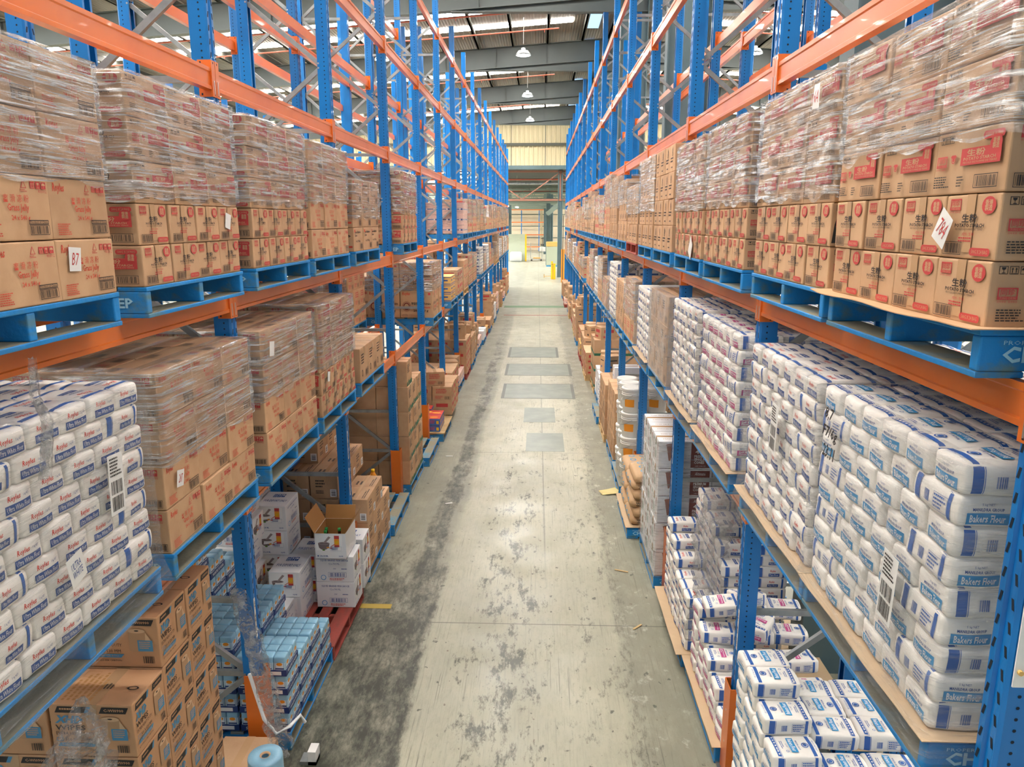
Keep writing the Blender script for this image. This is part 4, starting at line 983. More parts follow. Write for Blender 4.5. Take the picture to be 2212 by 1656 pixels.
LOOK = {'ps': 'potato starch carton', 'gj': 'grass jelly carton', 'bamboo': 'bamboo shoot carton', 'anchor': 'anchor printed carton', 'plain': 'brown carton', 'redcard': 'red printed carton', 'tall': 'tall brown carton', 'pinkwrap': 'pink carton',
        'mushroom': 'large mushroom carton', 'xhd': 'wipes carton', 'fish': 'white fish sauce carton', 'fish_text': 'white fish sauce carton', 'cones': 'white cone carton', 'greenband': 'green banded carton', 'milk': 'lettered brown carton', 'purple': 'purple striped carton',
        'redblue': 'red and blue carton', 'whitebox': 'white carton', 'bakers': 'bakers flour bag', 'loosebakers': 'bakers flour bag', 'raising': 'self raising flour bag', 'ultra': 'ultra white flour bag', 'plainf': 'plain flour bag', 'sack': 'brown flour sack'}
def item(key, loc, rz, label, group, rot=None, v=None):
    QUEUE.append(dict(key=key, loc=Vector(loc), rz=rz, label=label, group=group, rot=rot, v=v if v is not None else R.randrange(99)))
def put(key, side, y, d, z, turn, label, group, front=None, yaw=0.0, rot=None):
    item(key, (xat(side, d, front), y, z), rot_of(side)+turn+yaw, label, group, rot)
def layername(i): return ('bottom layer' if i == 0 else ORD[i]+' layer up')

def carton_stack(key, side, y0, z0, layers, where, span=1.165, near=True, depth=1.15, off=.0, top=False, front=None, jit=.006, zgap=.001, rows=None):
    """layers: 'L' long faces to the aisle, 'E' end faces to the aisle"""
    w, d, h = KINDS[key]['size']; grp = LOOK[key]+'s, '+where
    for li, ch in enumerate(layers):
        wy, dx, turn = (w, d, 0) if ch == 'L' else (d, w, PI/2)
        n = max(1, int(span/wy+.04)); gap = max(.002, (span-n*wy)/max(n, 1)); m = max(1, int(depth/dx+.04))
        if rows: m = min(m, rows)
        last = li == len(layers)-1
        for j in range(m):
            for i in range(n):
                if not (j == 0 or (near and i == 0) or (top and last)): continue
                y = y0+(i+.5)*(span/n)+R.uniform(-.25, .25)*min(gap, .02); dd = off+(j+.5)*(dx+.004)+(R.uniform(-jit, jit) if j == 0 else 0)+jit
                pos = '%s along' % ORD[i] if j == 0 else '%s back' % ORD[j]
                if j > 0 and not (near and i == 0): pos = '%s along, %s back' % (ORD[i], ORD[j])
                put(key, side, y, dd, z0+li*(h+zgap), turn+(PI if (ch == 'E' and side > 0 and False) else 0), '%s, %s, %s, %s' % (LOOK[key], layername(li), pos, where), grp, front, R.uniform(-.008, .008))
    return z0+len(layers)*(h+zgap)

def bag_stack(key, side, y0, z0, nl, where, near=True, front=None, span=1.135, top=True, off=.012):
    w, L, h = KINDS[key]['size']; grp = LOOK[key]+'s, '+where; hh = h*.985
    def bag(y, d, z, turn, li, a, b):
        pos = '%s along' % ORD[a] if b == 0 else ('%s back' % ORD[b] if a == 0 else '%s along, %s back' % (ORD[a], ORD[b]))
        put(key, side, y+R.uniform(-.003, .003), off+d+R.uniform(0, .012), z, turn, '%s, %s, %s, %s' % (LOOK[key], layername(li), pos, where), grp, front, R.uniform(-.02, .02))
    for li in range(nl):
        z = z0+li*hh; last = li == nl-1
        if li % 2 == (nl-1) % 2:          # every bag end-on to the aisle
            p = span/6; LB = L/2
            for i in range(6):
                for j in range(4):
                    if j == 0 or (near and i == 0) or (last and top): bag(y0+(i+.5)*p, (j+.5)*.284, z, 0 if R.random() < .5 else PI, li, i, j)
        else:                             # a bag lying lengthways at each corner
            for i, (c, t) in enumerate(((.142, PI/2), (.284+.0945, 0), (span/2, 0), (span-.284-.0945, 0), (span-.142, PI/2))):
                bag(y0+c, .093 if t else .142, z, t, li, i, 0)
            if near:
                for j in range(1, 6): bag(y0+.142, .093+j*.187, z, PI/2, li, 0, j)
    return z0+nl*hh

# ------------------------------------------------------------------ stretch film round a load
def noise1(rr, n=7, lo=2, hi=30):
    T = [(rr.uniform(lo, hi), rr.uniform(lo, hi)*1.0, rr.uniform(0, 6.28), rr.uniform(.4, 1)) for _ in range(n)]
    return lambda a, b: sum(w*math.sin(f*a+g*b+p) for f, g, p, w in T)/n
def film_wrap(side, y0, y1, z0, z1, depth, where, k='film', front=None, puff=.014, amp=.012, skirt=.04, seed=1, res=.025, nearface=True, topface=.12, word='clear stretch film', flare=0.0):
    rr = random.Random(seed); N = noise1(rr, 9, 3, 34); N2 = noise1(rr, 5, 4, 14)
    d0, d1 = -puff, depth+puff; a0, a1 = y0-puff, y1+puff
    path = []
    def seg(p, q):
        n = max(2, int(math.dist(p, q)/res))
        for i in range(n): path.append((p[0]+(q[0]-p[0])*i/n, p[1]+(q[1]-p[1])*i/n))
    c = .03
    pts = ([(a0, d1), (a0, d0+c)] if nearface else [(a0, d0+.16), (a0, d0+c)])+[(a0+c, d0), (a1-c, d0), (a1, d0+c), (a1, d0+.3)]
    for i in range(len(pts)-1): seg(pts[i], pts[i+1])
    path.append(pts[-1])
    b = MB(); vs = []; fs = []; nz = max(6, int((z1-z0)/res)); npth = len(path); cy, cd = (y0+y1)/2, depth/2
    s = 0; S = []
    for i, p in enumerate(path):
        if i: s += math.dist(p, path[i-1])
        S.append(s)
    rowsn = nz+1+(3 if topface else 0)
    for r in range(rowsn):
        for i, (a, d) in enumerate(path):
            t = min(1, r/nz); lo = z0+skirt*N2(S[i]*2, seed); z = lo+(z1-lo)*t
            o = amp*N(S[i], z*6)*(1 if t < 1 else .4)+flare*max(0, 1-t*5)**1.5; sag = -.010*math.sin(PI*((z-z0)/.19 % 1))**6
            na, ndd = (a-cy), (d-cd); ln = math.hypot(na, ndd)
            aa, dd = a+na/ln*o, d+ndd/ln*o
            if r > nz:
                q = (r-nz)/3*topface; aa = cy+(aa-cy)*(1-q/.6*.9); dd = cd+(dd-cd)*(1-q/.6*.9); z = z1+.004+.006*abs(N(S[i]*2, r))
            vs.append((xat(side, dd, front), aa, z))
    for r in range(rowsn-1):
        for i in range(npth-1):
            q = (r*npth+i, r*npth+i+1, (r+1)*npth+i+1, (r+1)*npth+i); fs.append(q if side > 0 else q[::-1])
    b.add(vs, fs, k, True)
    return mobj('stretch_film', b, label='%s around load of %s' % (word, where), cat='stretch film', group='stretch film wraps')

def slip_sheet(side, y0, z, where, k='slip', n=1, over=.03, front=None, name='slip_sheet', look='brown card slip sheet'):
    rr = random.Random(int(y0*100)); b = MB(); nx = 14; vs = []; fs = []
    for t in (0, 1):
        for j in range(nx+1):
            for i in range(nx+1):
                a = y0-over+(1.165+2*over)*i/nx; d = -over+(1.165+over)*j/nx; e = max(0, abs(i-nx/2)/(nx/2)-.86)*.10+max(0, 1-j/1.2)*.012*math.sin(i*.9)
                vs.append((xat(side, d, front), a, z+e*.35+t*.003))
    m1 = (nx+1)**2
    for j in range(nx):
        for i in range(nx):
            q = (j*(nx+1)+i, j*(nx+1)+i+1, (j+1)*(nx+1)+i+1, (j+1)*(nx+1)+i); fs.append(q if side > 0 else q[::-1]); fs.append(tuple(m1+a for a in (q[::-1] if side > 0 else q)))
    for i in range(nx):
        for (p, q) in ((i, i+1), (nx*(nx+1)+i, nx*(nx+1)+i+1)): fs.append((p, q, q+m1, p+m1))
        for (p, q) in ((i*(nx+1), (i+1)*(nx+1)), (i*(nx+1)+nx, (i+1)*(nx+1)+nx)): fs.append((p, q, q+m1, p+m1))
    b.add(vs, fs, k); mobj(name, b, label='%s under load of %s' % (look, where), cat='sheet', group=look+'s')
def note(side, y, d, z, s, tilt, txt, where, col='red', front=None):
    b = MB(); b.add([(-s/2, 0, -s*.65), (s/2, 0, -s*.6), (s/2*.95, -.004, s*.62), (-s/2, 0, s*.6)], [(0, 1, 2, 3)], 'label_white')
    if txt: Face(b, (-s*.4, -.001, -s*.4), (s*.8, 0, 0), (0, -.001, s*.8)).text(txt, .1, .1, .9, .9, col, shear=.3)
    mobj('paper_note', b, loc=(xat(side, d, front), y, z), rot=(0, tilt, rot_of(side)), label='white paper note with %s scrawl stuck on %s' % ('blue' if col == 'navy' else 'red', where), cat='note')

# ================================================================== LOADS, shelf by shelf
cnt = {}
def where_(side, lev):
    cnt[(side, lev)] = cnt.get((side, lev), 0)+1
    return '%s %s %s pallet' % (ORD[cnt[(side, lev)]-1], SIDEN[side], SHELF[lev])
def deck(lev): return ZLEV[lev]+PH+.0015
def slot(side, s):
    """s = 2*bay + 0/1"""
    bay, ab = divmod(s, 2); yb = LY if side < 0 else RY
    if side < 0 and bay == -1: return 2.055 if ab == 0 else 3.45
    if side > 0 and bay == -1: return 2.19 if ab == 0 else 3.42
    return yb+PITCH*bay+((.108 if ab == 0 else 1.40))
def load(side, s, lev, what, pk='pal_blue'):
    y0 = slot(side, s)+(.10 if (side, s, lev) == (-1, -2, 'D') else 0)-(.05 if (side, s, lev) == (1, -1, 'D') else 0); w = where_(side, lev); z = deck(lev); near = y0 < 16; pallet(side, y0, lev, w, pk)
    rr = random.Random(s*7+(side+1)*50+{'M': 1, 'D': 2, 'G': 3}[lev]); zz = z
    nf = what.get('near', y0 < 5)
    if what['t'] == 'c':
        zz = carton_stack(what['k'], side, y0, z, what['l'], w, near=nf, top=what.get('top', False), depth=what.get('depth', 1.15), rows=what.get('rows', None if nf else (2 if near else 1)), span=what.get('span', 1.165))
    elif what['t'] == 'b':
        if what.get('slip', True): slip_sheet(side, y0, z+.001, w)
        zz = bag_stack(what['k'], side, y0+.02, z+.006, what['n'], w, near=nf, top=what.get('top', near))
    if 'w' in what:
        a = what['w']; film_wrap(side, y0, y0+1.165, z+(zz-z)*a, zz, 1.165, w, k=what.get('film', 'film'), seed=rr.randrange(999), res=.025 if y0 < 8 else (.05 if y0 < 20 else .09), nearface=nf or near, puff=what.get('puff', .014), amp=what.get('amp', .012), skirt=what.get('skirt', .04), topface=.12 if lev != 'M' else .05, flare=what.get('flare', 0))
    return y0, w, z, zz
C = lambda k, l, **kw: dict(t='c', k=k, l=l, **kw)
B = lambda k, n, **kw: dict(t='b', k=k, n=n, **kw)
PSW = dict(w=.42); GJW = dict(w=.48)
# --- left, upper shelf
y, w, z, zt = load(-1, -2, 'M', C('gj', 'LLLL', near=True, **GJW)); note(-1, y+.87, -.004, z+.155, .075, .1, 'B7', w)
y, w, z, zt = load(-1, -1, 'M', C('ps', 'EELLL', near=True, **PSW)); note(-1, y+.98, -.006, z+.30, .07, .25, None, w)
load(-1, 0, 'M', C('ps', 'EELLL', near=True, **PSW))
load(-1, 1, 'M', C('gj', 'LLLL', near=True, **GJW))
load(-1, 2, 'M', C('bamboo', 'LLL', near=True, w=.45))
y, w, z, zt = load(-1, 4, 'M', C('ps', 'EELLL', near=True, w=.42))
# --- left, lower shelf
y, w, z, zt = load(-1, -2, 'D', B('ultra', 9, near=False, slip=False, w=-.10, film='film_soft', puff=.02, amp=.008, skirt=.01, flare=.045)); note(-1, y+.47, -.05, z+.33, .10, -.2, 'ULTRA\nWHITE', w, 'navy')
y, w, z, zt = load(-1, -1, 'D', C('gj', 'LLLL', near=True, top=True, **GJW)); note(-1, y+.13, -.006, z+.36, .07, .2, '287', w)
y, w, z, zt = load(-1, 0, 'D', C('gj', 'LLLL', near=True, top=True, **GJW)); note(-1, y+.10, -.03, z+.80, .08, .15, None, w)
y, w, z, zt = load(-1, 1, 'D', C('ps', 'EELLL', near=True, top=True, **PSW)); note(-1, y+.2, -.006, z+.32, .07, .2, None, w)
load(-1, 2, 'D', C('tall', 'E', near=True, top=True))
load(-1, 6, 'D', C('mushroom', 'EE', near=True, top=True, span=1.17, w=.5))
# --- right, upper shelf
y, w, z, zt = load(1, -2, 'M', C('ps', 'EELLL', near=True, w=.56)); slip_sheet(1, y, z-.0008, w, over=.06, k='card'); note(1, y+.25, -.012, z+.28, .085, .55, '784', w)
y, w, z, zt = load(1, -1, 'M', C('ps', 'EELLL', near=True, **PSW)); note(1, y+.2, -.03, z+.85, .085, .1, '6A', w)
load(1, 0, 'M', C('ps', 'EELLL', **PSW)); y, w, z, zt = load(1, 1, 'M', C('ps', 'EELLL', near=True, w=.40)); note(1, y+.35, -.008, z+.08, .13, .6, None, w)
load(1, 2, 'M', C('anchor', 'LLLL')); load(1, 3, 'M', C('anchor', 'LLLL', near=True, w=.4)); load(1, 4, 'M', C('anchor', 'LLL', w=.5), 'pal_red')
load(1, 5, 'M', C('plain', 'LLL', w=.6)); load(1, 6, 'M', C('anchor', 'LLLL', w=.5)); load(1, 7, 'M', C('redcard', 'LLLL', w=.5))
# --- right, lower shelf: flour
fl = dict(film='film_soft', puff=.02, amp=.008, skirt=.01, w=-.07, flare=.03)
y, w, z, zt = load(1, -2, 'D', B('bakers', 9, near=True, **fl)); BK = (y, w, z)
load(1, -1, 'D', B('ultra', 9, near=True, **fl)); load(1, 0, 'D', B('raising', 9, near=True, **fl)); load(1, 1, 'D', B('ultra', 9, near=True, **fl))
load(1, 2, 'D', C('plain', 'LLL', top=True, w=0, film='film_sheet', skirt=0)); load(1, 3, 'D', B('ultra', 8, near=False, **fl)); load(1, 4, 'D', C('redcard', 'LLL', near=True, top=True, w=.4))
load(1, 5, 'D', C('tall', 'EL', near=True, top=True)); load(1, 6, 'D', B('ultra', 9, near=True, slip=False, top=False, **fl)); load(1, 8, 'D', C('plain', 'LLL', near=True, top=True, w=.5)); load(1, 7, 'D', C('redcard', 'LL', near=True, w=0, film='film_loose'))
# --- the rest of the shelves, bay after bay
rest = random.Random(21)
CH = ['ps', 'plain', 'redcard', 'anchor', 'tall', 'bamboo', 'ps', 'gj']
def filler(side, s, lev):
    k = rest.choice(CH); h = KINDS[k]['size'][2]; H = rest.choice((.62, .8, .95) if lev == 'D' else (.8, .92, .98)); n = max(2, round(H/h))
    ls = ('EE'+'L'*(n-2)) if k == 'ps' else 'L'*n
    pk = 'pal_blue' if rest.random() < .8 else rest.choice(('pal_red', 'pal_wood'))
    kw = dict(near=rest.random() < .3 and s < 16, top=lev == 'D' and s < 16)
    if rest.random() < .75: kw.update(w=rest.choice((.3, .45, .5)), film=rest.choice(('film', 'film', 'film_soft')))
    if lev == 'D' and rest.random() < .22: load(side, s, lev, B('ultra', 8, near=False, top=False, slip=False, film='film_soft', w=0.0, skirt=0)); return
    load(side, s, lev, C(k, ls, **kw), pk)
load(-1, 10, 'M', C('pinkwrap', 'LLL', near=True, w=0.0, film='film_soft', skirt=0))
for s in range(11, 2*(NL-2)): filler(-1, s, 'M') if not (s in (16,)) else None
load(-1, 8, 'D', C('purple', 'LLL', span=.8, near=True, top=True))
for s in range(9, 2*(NL-2)):
    if s not in (13, 19): filler(-1, s, 'D')
for s in range(8, 2*(NR-2)): filler(1, s, 'M')
for s in range(9, 2*(NR-2)):
    if s not in (12,): filler(1, s, 'D')
# --- second row loads seen through the left row
for s in range(0, 14):
    for lev in 'DG':
        if lev == 'G' and s < 2: continue
        k = ('redcard', 'plain', 'redcard', 'gj', 'tall')[(s*3+(lev == 'G')) % 5] if s not in (1, 2, 3) or lev == 'G' else 'redcard'
        y0 = LY+PITCH*(s//2)+(.108 if s % 2 == 0 else 1.4); fr = LX-FD-.26+.15; w = '%s second-row %s pallet' % (ORD[s], SHELF[lev])
        pallet(-1, y0, lev, w, front=fr); zt = carton_stack(k, -1, y0, deck(lev), 'LLL', w, front=fr, rows=1, near=False)
        if lev == 'D' and s < 5: film_wrap(-1, y0, y0+1.165, deck(lev)+.05, zt, 1.165, w, front=fr, res=.06, seed=s)
# beams of the second row carry those pallets
for i in range(0, 7): beam_at(-1, LX-FD-.26, round(ys[(-1, i)]+.1, 4), round(ys[(-1, i+1)], 4), 'D', True, i+1, 'second row on the left', False); beam_at(-1, LX-FD-.26, round(ys[(-1, i)]+.1, 4), round(ys[(-1, i+1)], 4), 'D', False, i+1, 'second row on the left', False)
# ================================================================== goods standing on the floor
def fpal(side, y0, k='pal_blue', front=None, yaw=0.0):
    w = where_(side, 'G'); pallet(side, y0, 'G', w, k, front, yaw); return w, deck('G')
# --- left: wipes cartons under the first lower shelf
w, z = fpal(-1, 2.98, front=-1.93); f0 = -1.945
for c_, (yc, n) in enumerate(((3.292, 5), (3.600, 6), (3.908, 6))):
    for li in range(n):
        for j in range(2):
            if j and c_ and li < n-1: continue
            put('xhd', -1, yc+R.uniform(-.006, .004), .215+j*.43+R.uniform(0, .008), z+.001+li*.2895, 0, 'wipes carton, %s, %s, %s from camera, under left lower shelf' % (layername(li), 'front' if j == 0 else 'behind front one', ORD[c_]), 'wipes cartons', f0)
# blue roll of wipes and a low carton by the first guard
b = MB(); b.lathe([(.028, 0), (.105, 0), (.108, .02), (.108, .25), (.105, .262), (.03, .262), (.028, .25), (.028, 0)], 'sugar_blue', 32)
roll = mobj('wipes_roll', b, loc=(-1.72, 4.10, .302), label='blue paper wipes roll standing on a low carton beside the orange guard', cat='paper roll')
cr = MB(); cr.lathe([(.022, .255), (.029, .2635), (.034, .2635)], 'card', 16); mobj('core', cr, roll)
put('plain', -1, 4.42, .2, .002, 0, 'low brown carton on the floor beside the first left guard', 'low cartons', -1.82)
put('plain', -1, 4.02, .2, .002, 0, 'low brown carton on the floor under the blue wipes roll', 'low cartons', -1.72)
# crumpled loose film hanging beside the first left upright and under the flour
def loose_film(path, rad, label, seed, k='film_loose', seg=44, flat=1.0):
    rr = random.Random(seed); N = noise1(rr, 9, 3, 30); b = MB(); vs = []; fs = []; n = len(path); nr = 14
    def P(t):
        q = t*(n-1); i = min(n-2, int(q)); f = q-i; return Vector(path[i]).lerp(Vector(path[i+1]), f)
    for i in range(seg+1):
        t = i/seg; c = P(t); r = rad[0]+(rad[1]-rad[0])*t if not callable(rad) else rad(t)
        for j in range(nr+1):
            a = 2*PI*j/nr*.93; q = r*(1+.45*N(a*1.3, t*9)+.15*math.sin(5*a+t*20)); vs.append((c.x+math.cos(a)*q*flat, c.y+math.sin(a)*q, c.z+.02*N(t*7, a)))
    for i in range(seg):
        for j in range(nr): fs.append((i*(nr+1)+j, i*(nr+1)+j+1, (i+1)*(nr+1)+j+1, (i+1)*(nr+1)+j))
    b.add(vs, fs, k, True); mobj('loose_film', b, label=label, cat='stretch film', group='loose stretch film')
loose_film([(-1.95, 4.42, 1.52), (-1.86, 4.42, 1.1), (-1.80, 4.42, .75), (-1.74, 4.44, .32)], (.05, .075), 'crumpled clear film rope hanging beside first left upright guard', 3)
loose_film([(-1.80, 2.56, 2.03), (-1.78, 2.48, 1.93), (-1.78, 2.41, 1.76), (-1.78, 2.36, 1.50)], lambda t: .03+.27*t, 'crumpled clear film bunched under the pallet of ultra white flour', 5, flat=.5)
loose_film([(-1.70, 2.42, 3.43), (-1.71, 2.42, 3.3), (-1.69, 2.44, 3.2), (-1.72, 2.43, 3.0)], (.012, .02), 'twisted film tail hanging over the ultra white flour bags on left', 8)
b = MB(); b.tube([(-1.9, 4.38, .95), (-1.82, 4.37, .62), (-1.74, 4.36, .52), (-1.66, 4.4, .55), (-1.6, 4.45, .60), (-1.58, 4.47, .53)], .012, 'white_print', 6); mobj('packing_strap', b, label='white plastic strap looped round hanging film by first left guard', cat='strap')
b = MB(); b.box(-1.66, 4.70, .002, -1.60, 4.80, .11, 'label_white'); b.box(-1.72, 4.70, .002, -1.60, 4.80, .03, 'galv'); mobj('floor_bracket', b, label='small white metal bracket on the floor beside first left guard', cat='bracket')
# --- sugar packs
SUG = {}
def sugar_meshes():
    b = MB(); W_, D_, H_ = .272, .372, .05; b.rbox(-W_/2, -D_/2, 0, W_/2, D_/2, .012, .003, 'sugar_navy')
    for (x0, y0, x1, y1) in ((-W_/2, -D_/2, W_/2, -D_/2+.004), (-W_/2, D_/2-.004, W_/2, D_/2), (-W_/2, -D_/2, -W_/2+.004, D_/2), (W_/2-.004, -D_/2, W_/2, D_/2)): b.box(x0, y0, 0, x1, y1, H_, 'sugar_navy')
    F = faces_of(b, W_, D_, H_)
    for k in 'fb': F[k].text('WHITE SUGAR', .12, .3, .88, .75, 'white_print', bold=.02)
    for k in 'rl': F[k].text('SUGAR', .1, .25, .4, .75, 'white_print', bold=.02); F[k].grid(.6, .2, .9, .8, 'white_print')
    SUG['tray'] = b.mesh('tray')
    b = MB(); vs, fs = rounded((.0868, .0895, .140), .012, 3, .0006); b.add([(p[0]*(1-.03*max(0, p[2]/.07)), p[1], p[2]+.07) for p in vs], fs, 'sugar_blue', True)
    bv = BVHTree.FromPolygons([Vector(p) for p in b.v], b.f)
    def proj(p, n, off):
        hit = bv.ray_cast(p+n*.05, -n, .12)
        if hit[0] is None: q = bv.find_nearest(p); return q[0]+q[1]*off
        return hit[0]+n*off
    F = faces_of(b, .076, .08, .135, proj)
    for k in 'frbl': F[k].grid(0, .06, 1, .7, 'sugar_white'); F[k].ell(.5, .62, .28, .1, 'orange_y', 10); F[k].grid(.1, .32, .9, .40, 'sugar_navy'); F[k].text('WHITE', .15, .12, .85, .24, 'sugar_navy')
    SUG['bag'] = b.mesh('sugar_bag')
sugar_meshes()
w, z = fpal(-1, 4.85, front=-1.83)
SN = [0]
def sugar_pack(y, d, zz, lab, front=-1.83, rot=0, full=True):
    SN[0] += 1
    o = obj('sugar_pack', None, loc=(xat(-1, d, front), y, zz), rz=PI/2+rot, label=lab, cat='sugar pack', group='shrink wrapped sugar packs')
    obj('tray', SUG['tray'], o)
    for i in range(3):
        for j in range(4): obj('sugar_bag', SUG['bag'], o, (-.0885+.0885*i, -.137+.0915*j, .0125))
for a in range(4):          # columns along the aisle
    for j in range(3):
        top = [4, 3, 3, 2][a] if j == 0 else ([5, 5, 4, 4][a] if j == 1 else [9, 8, 7, 6][a])
        for li in range(top):
            if j > 0 and li < ([4, 3, 3, 2][a] if j == 1 else [5, 5, 4, 4][a])-1 and a > 0: continue
            sugar_pack(4.85+.15+a*.286, .19+j*.385, z+.001+li*.154, 'blue sugar pack, %s, %s along, %s back, floor pallet by first left guard' % (layername(li), ORD[a], ORD[j]))
# --- fish sauce cartons on the red pallet
w, z = fpal(-1, 6.02, 'pal_red', front=-1.82)
def fish(y, d, li, turn, extra, key='fish', zz=None):
    h = KINDS[key]['size'][2]; put(key, -1, y, d, (z+.001+li*(h+.001)) if zz is None else zz, turn, 'white fish sauce carton, %s, %s' % (layername(li), extra), 'fish sauce cartons', -1.82)
# near column of text-side cartons at the aisle end
for li in range(2):
    fish(6.86, .16, li, -PI/2, 'near column at aisle corner of red pallet', 'fish_text'); fish(7.26, .16, li, -PI/2, 'far column at aisle corner of red pallet', 'fish_text')
for li in range(2):
    fish(6.62, .56, li, -PI/2, 'second from aisle on red pallet')
for li in range(4):
    fish(6.98, .78, li, -PI/2, 'third from aisle on red pallet'); fish(7.0, .47, li, -PI/2, 'second from aisle at far end of red pallet') if li < 2 else None
for li in range(6): fish(7.05, 1.10, li, -PI/2 if li != 4 else -PI/2+.2, 'fourth from aisle on red pallet')
for li in range(5): fish(6.55, 1.02, li, PI if li in (1, 3) else -PI/2, 'deep behind the aisle end of red pallet')
fish(6.22, .62, 0, -PI/2, 'alone at near edge of red pallet')
# opened carton with bottles
def open_carton(name, loc, rz, w, d, h, label, kin='card_in', kout='white_card', front=None, flap=.5):
    b = MB(); t = .004
    for (x0, y0, x1, y1) in ((-w/2, -d/2, w/2, -d/2+t), (-w/2, d/2-t, w/2, d/2), (-w/2, -d/2+t, -w/2+t, d/2-t), (w/2-t, -d/2+t, w/2, d/2-t)): b.box(x0, y0, 0, x1, y1, h, kout)
    b.box(-w/2, -d/2, 0, w/2, d/2, t, kout)
    for (x0, y0, x1, y1) in ((-w/2+t, -d/2+t, w/2-t, -d/2+t+.0006), (-w/2+t, d/2-t-.0006, w/2-t, d/2-t), (-w/2+t, -d/2+t, -w/2+t+.0006, d/2-t), (w/2-t-.0006, -d/2+t, w/2-t, d/2-t)): b.box(x0, y0, t, x1, y1, h, kin)
    if front: front(faces_of(b, w, d, h)['f'])
    o = mobj(name, b, loc=loc, rz=rz, label=label, cat='open carton')
    for i, (p, q, dx, dy) in enumerate((((-w/2, d/2), (w/2, d/2), 0, .35), ((-w/2, -d/2), (-w/2, d/2), -.45, 0), ((w/2, -d/2), (w/2, d/2), .45, 0))):
        f = MB(); L_ = (d if i else w)*flap; e = (dx*L_, dy*L_, L_*.85)
        f.add([(p[0], p[1], h), (q[0], q[1], h), (q[0]+e[0], q[1]+e[1], h+e[2]), (p[0]+e[0], p[1]+e[1], h+e[2]), (p[0], p[1], h+.001), (q[0], q[1], h+.001), (q[0]+e[0], q[1]+e[1]+.004, h+e[2]), (p[0]+e[0], p[1]+e[1]+.004, h+e[2])], [(0, 1, 2, 3), (7, 6, 5, 4), (0, 4, 5, 1), (2, 6, 7, 3)], kin)
        mobj('flap', f, o)
    return o
zo = z+.001+2*.271
oc = open_carton('open_carton', (xat(-1, .17, -1.82), 6.84, zo), 0.0, .30, .38, .26, 'opened white fish sauce carton with brown flaps up, on aisle end of red pallet', front=fish_photo)
for i, (dx, dy) in enumerate(((-.07, -.06), (-.06, -.13), (.06, -.07))):
    b = MB(); b.lathe([(0, 0), (.032, 0), (.034, .02), (.034, .14), (.014, .2), (.013, .235)], 'bottle_dark', 16)
    o = mobj('sauce_bottle', b, loc=(xat(-1, .17, -1.82)+dx, 6.84+dy, zo+.006), label='dark sauce bottle with green cap in opened carton, %s' % ('back one', 'front one', 'one by the far flap')[i], cat='bottle', group='sauce bottles in the opened carton')
    b = MB(); b.lathe([(.0, .262), (.015, .262), (.016, .236), (.0, .236)], 'cap_green', 12); mobj('cap', b, o)
# --- lettered cartons, bottle of oil, blue pallet
w, z = fpal(-1, 7.53, front=-1.83)
mk = [(3, 3, 3), (3, 3, 2)]
for a in range(3):
    for j in range(3):
        for li in range((3 if a < 2 else 2) if j == 0 else (5 if a else 4) if j == 2 else 4):
            if j and a > 1 and li < 3: continue
            put('milk', -1, 7.53+.2+a*.385, .15+j*.31, z+.001+li*.271, PI/2 if (a+li) % 2 and False else 0, 'lettered brown carton, %s, %s along, %s back, beside red pallet' % (layername(li), ORD[a], ORD[j]), 'lettered brown cartons', -1.83)
b = MB(); b.lathe([(0, 0), (.07, 0), (.075, .02), (.075, .15), (.03, .22), (.02, .25)], 'orange_y', 18); o = mobj('oil_bottle', b, loc=(xat(-1, .15, -1.83), 8.5, z+2*.271+.003), label='orange bottle standing on lettered cartons beside second left upright', cat='bottle'); b = MB(); b.lathe([(0, .28), (.022, .28), (.022, .25), (0, .25)], 'safety_yellow', 12); mobj('cap', b, o)
b = MB(); 
for i in range(4): b.box(-.2, -.2, i*.06, .2, .2, i*.06+.05, 'white_card' if i % 2 else 'band')
mobj('striped_box', b, loc=(-2.86, 7.8, 1.256), label='blue and white striped box standing behind lettered cartons', cat='box')
put('milk', -1, 7.8, 1.16, 1.0, 0, 'lettered brown carton under the striped box', 'lettered brown cartons', -1.83)
for li in range(3): put('milk', -1, 7.8, 1.16, .147+li*.271, 0, 'lettered brown carton, %s, below the striped box' % layername(li), 'lettered brown cartons', -1.83)
w, z = fpal(-1, 8.76, front=-1.80, yaw=.01)
# --- green banded cartons
w, z = fpal(-1, 10.23, front=-1.83); carton_stack('greenband', -1, 10.23, z+.001, 'EEEE', w, front=-1.83, near=True, top=True)
put('greenband', -1, 10.45, .25, z+.001+4*.361, PI/2, 'green banded carton, topmost at near aisle corner, behind third left upright', 'green banded cartons on top', -1.83)
w, z = fpal(-1, 11.5, front=-1.75)
# red and blue cartons on a flat board
b = MB(); b.box(-.6, -.6, 0, .6, .6, .02, 'pal_wood'); mobj('plywood_board', b, loc=(-2.28, 13.48, .1475), label='pale plywood board on blue pallet carrying red and blue cartons', cat='board')
w, z = fpal(-1, 12.9, front=-1.70); z = .169
for i, (yy, d, n) in enumerate(((13.1, .25, 2), (13.42, .25, 2), (13.1, .7, 3), (13.42, .7, 3), (13.8, .5, 2))):
    for li in range(n): put('redblue', -1, yy, d, z+li*.121, -PI/2, 'red and blue carton, %s, %s stack on the plywood board' % (layername(li), ORD[i]), 'red and blue cartons', -1.72)
w, z = fpal(-1, 14.25, 'pal_wood', front=-1.83); carton_stack('redcard', -1, 14.25, z+.001, 'LL', w, front=-1.70, near=True, top=True); put('redcard', -1, 14.5, .24, z+.563, .2, 'red printed carton standing alone on top, fifth left upright', 'red printed cartons on top', -1.83)
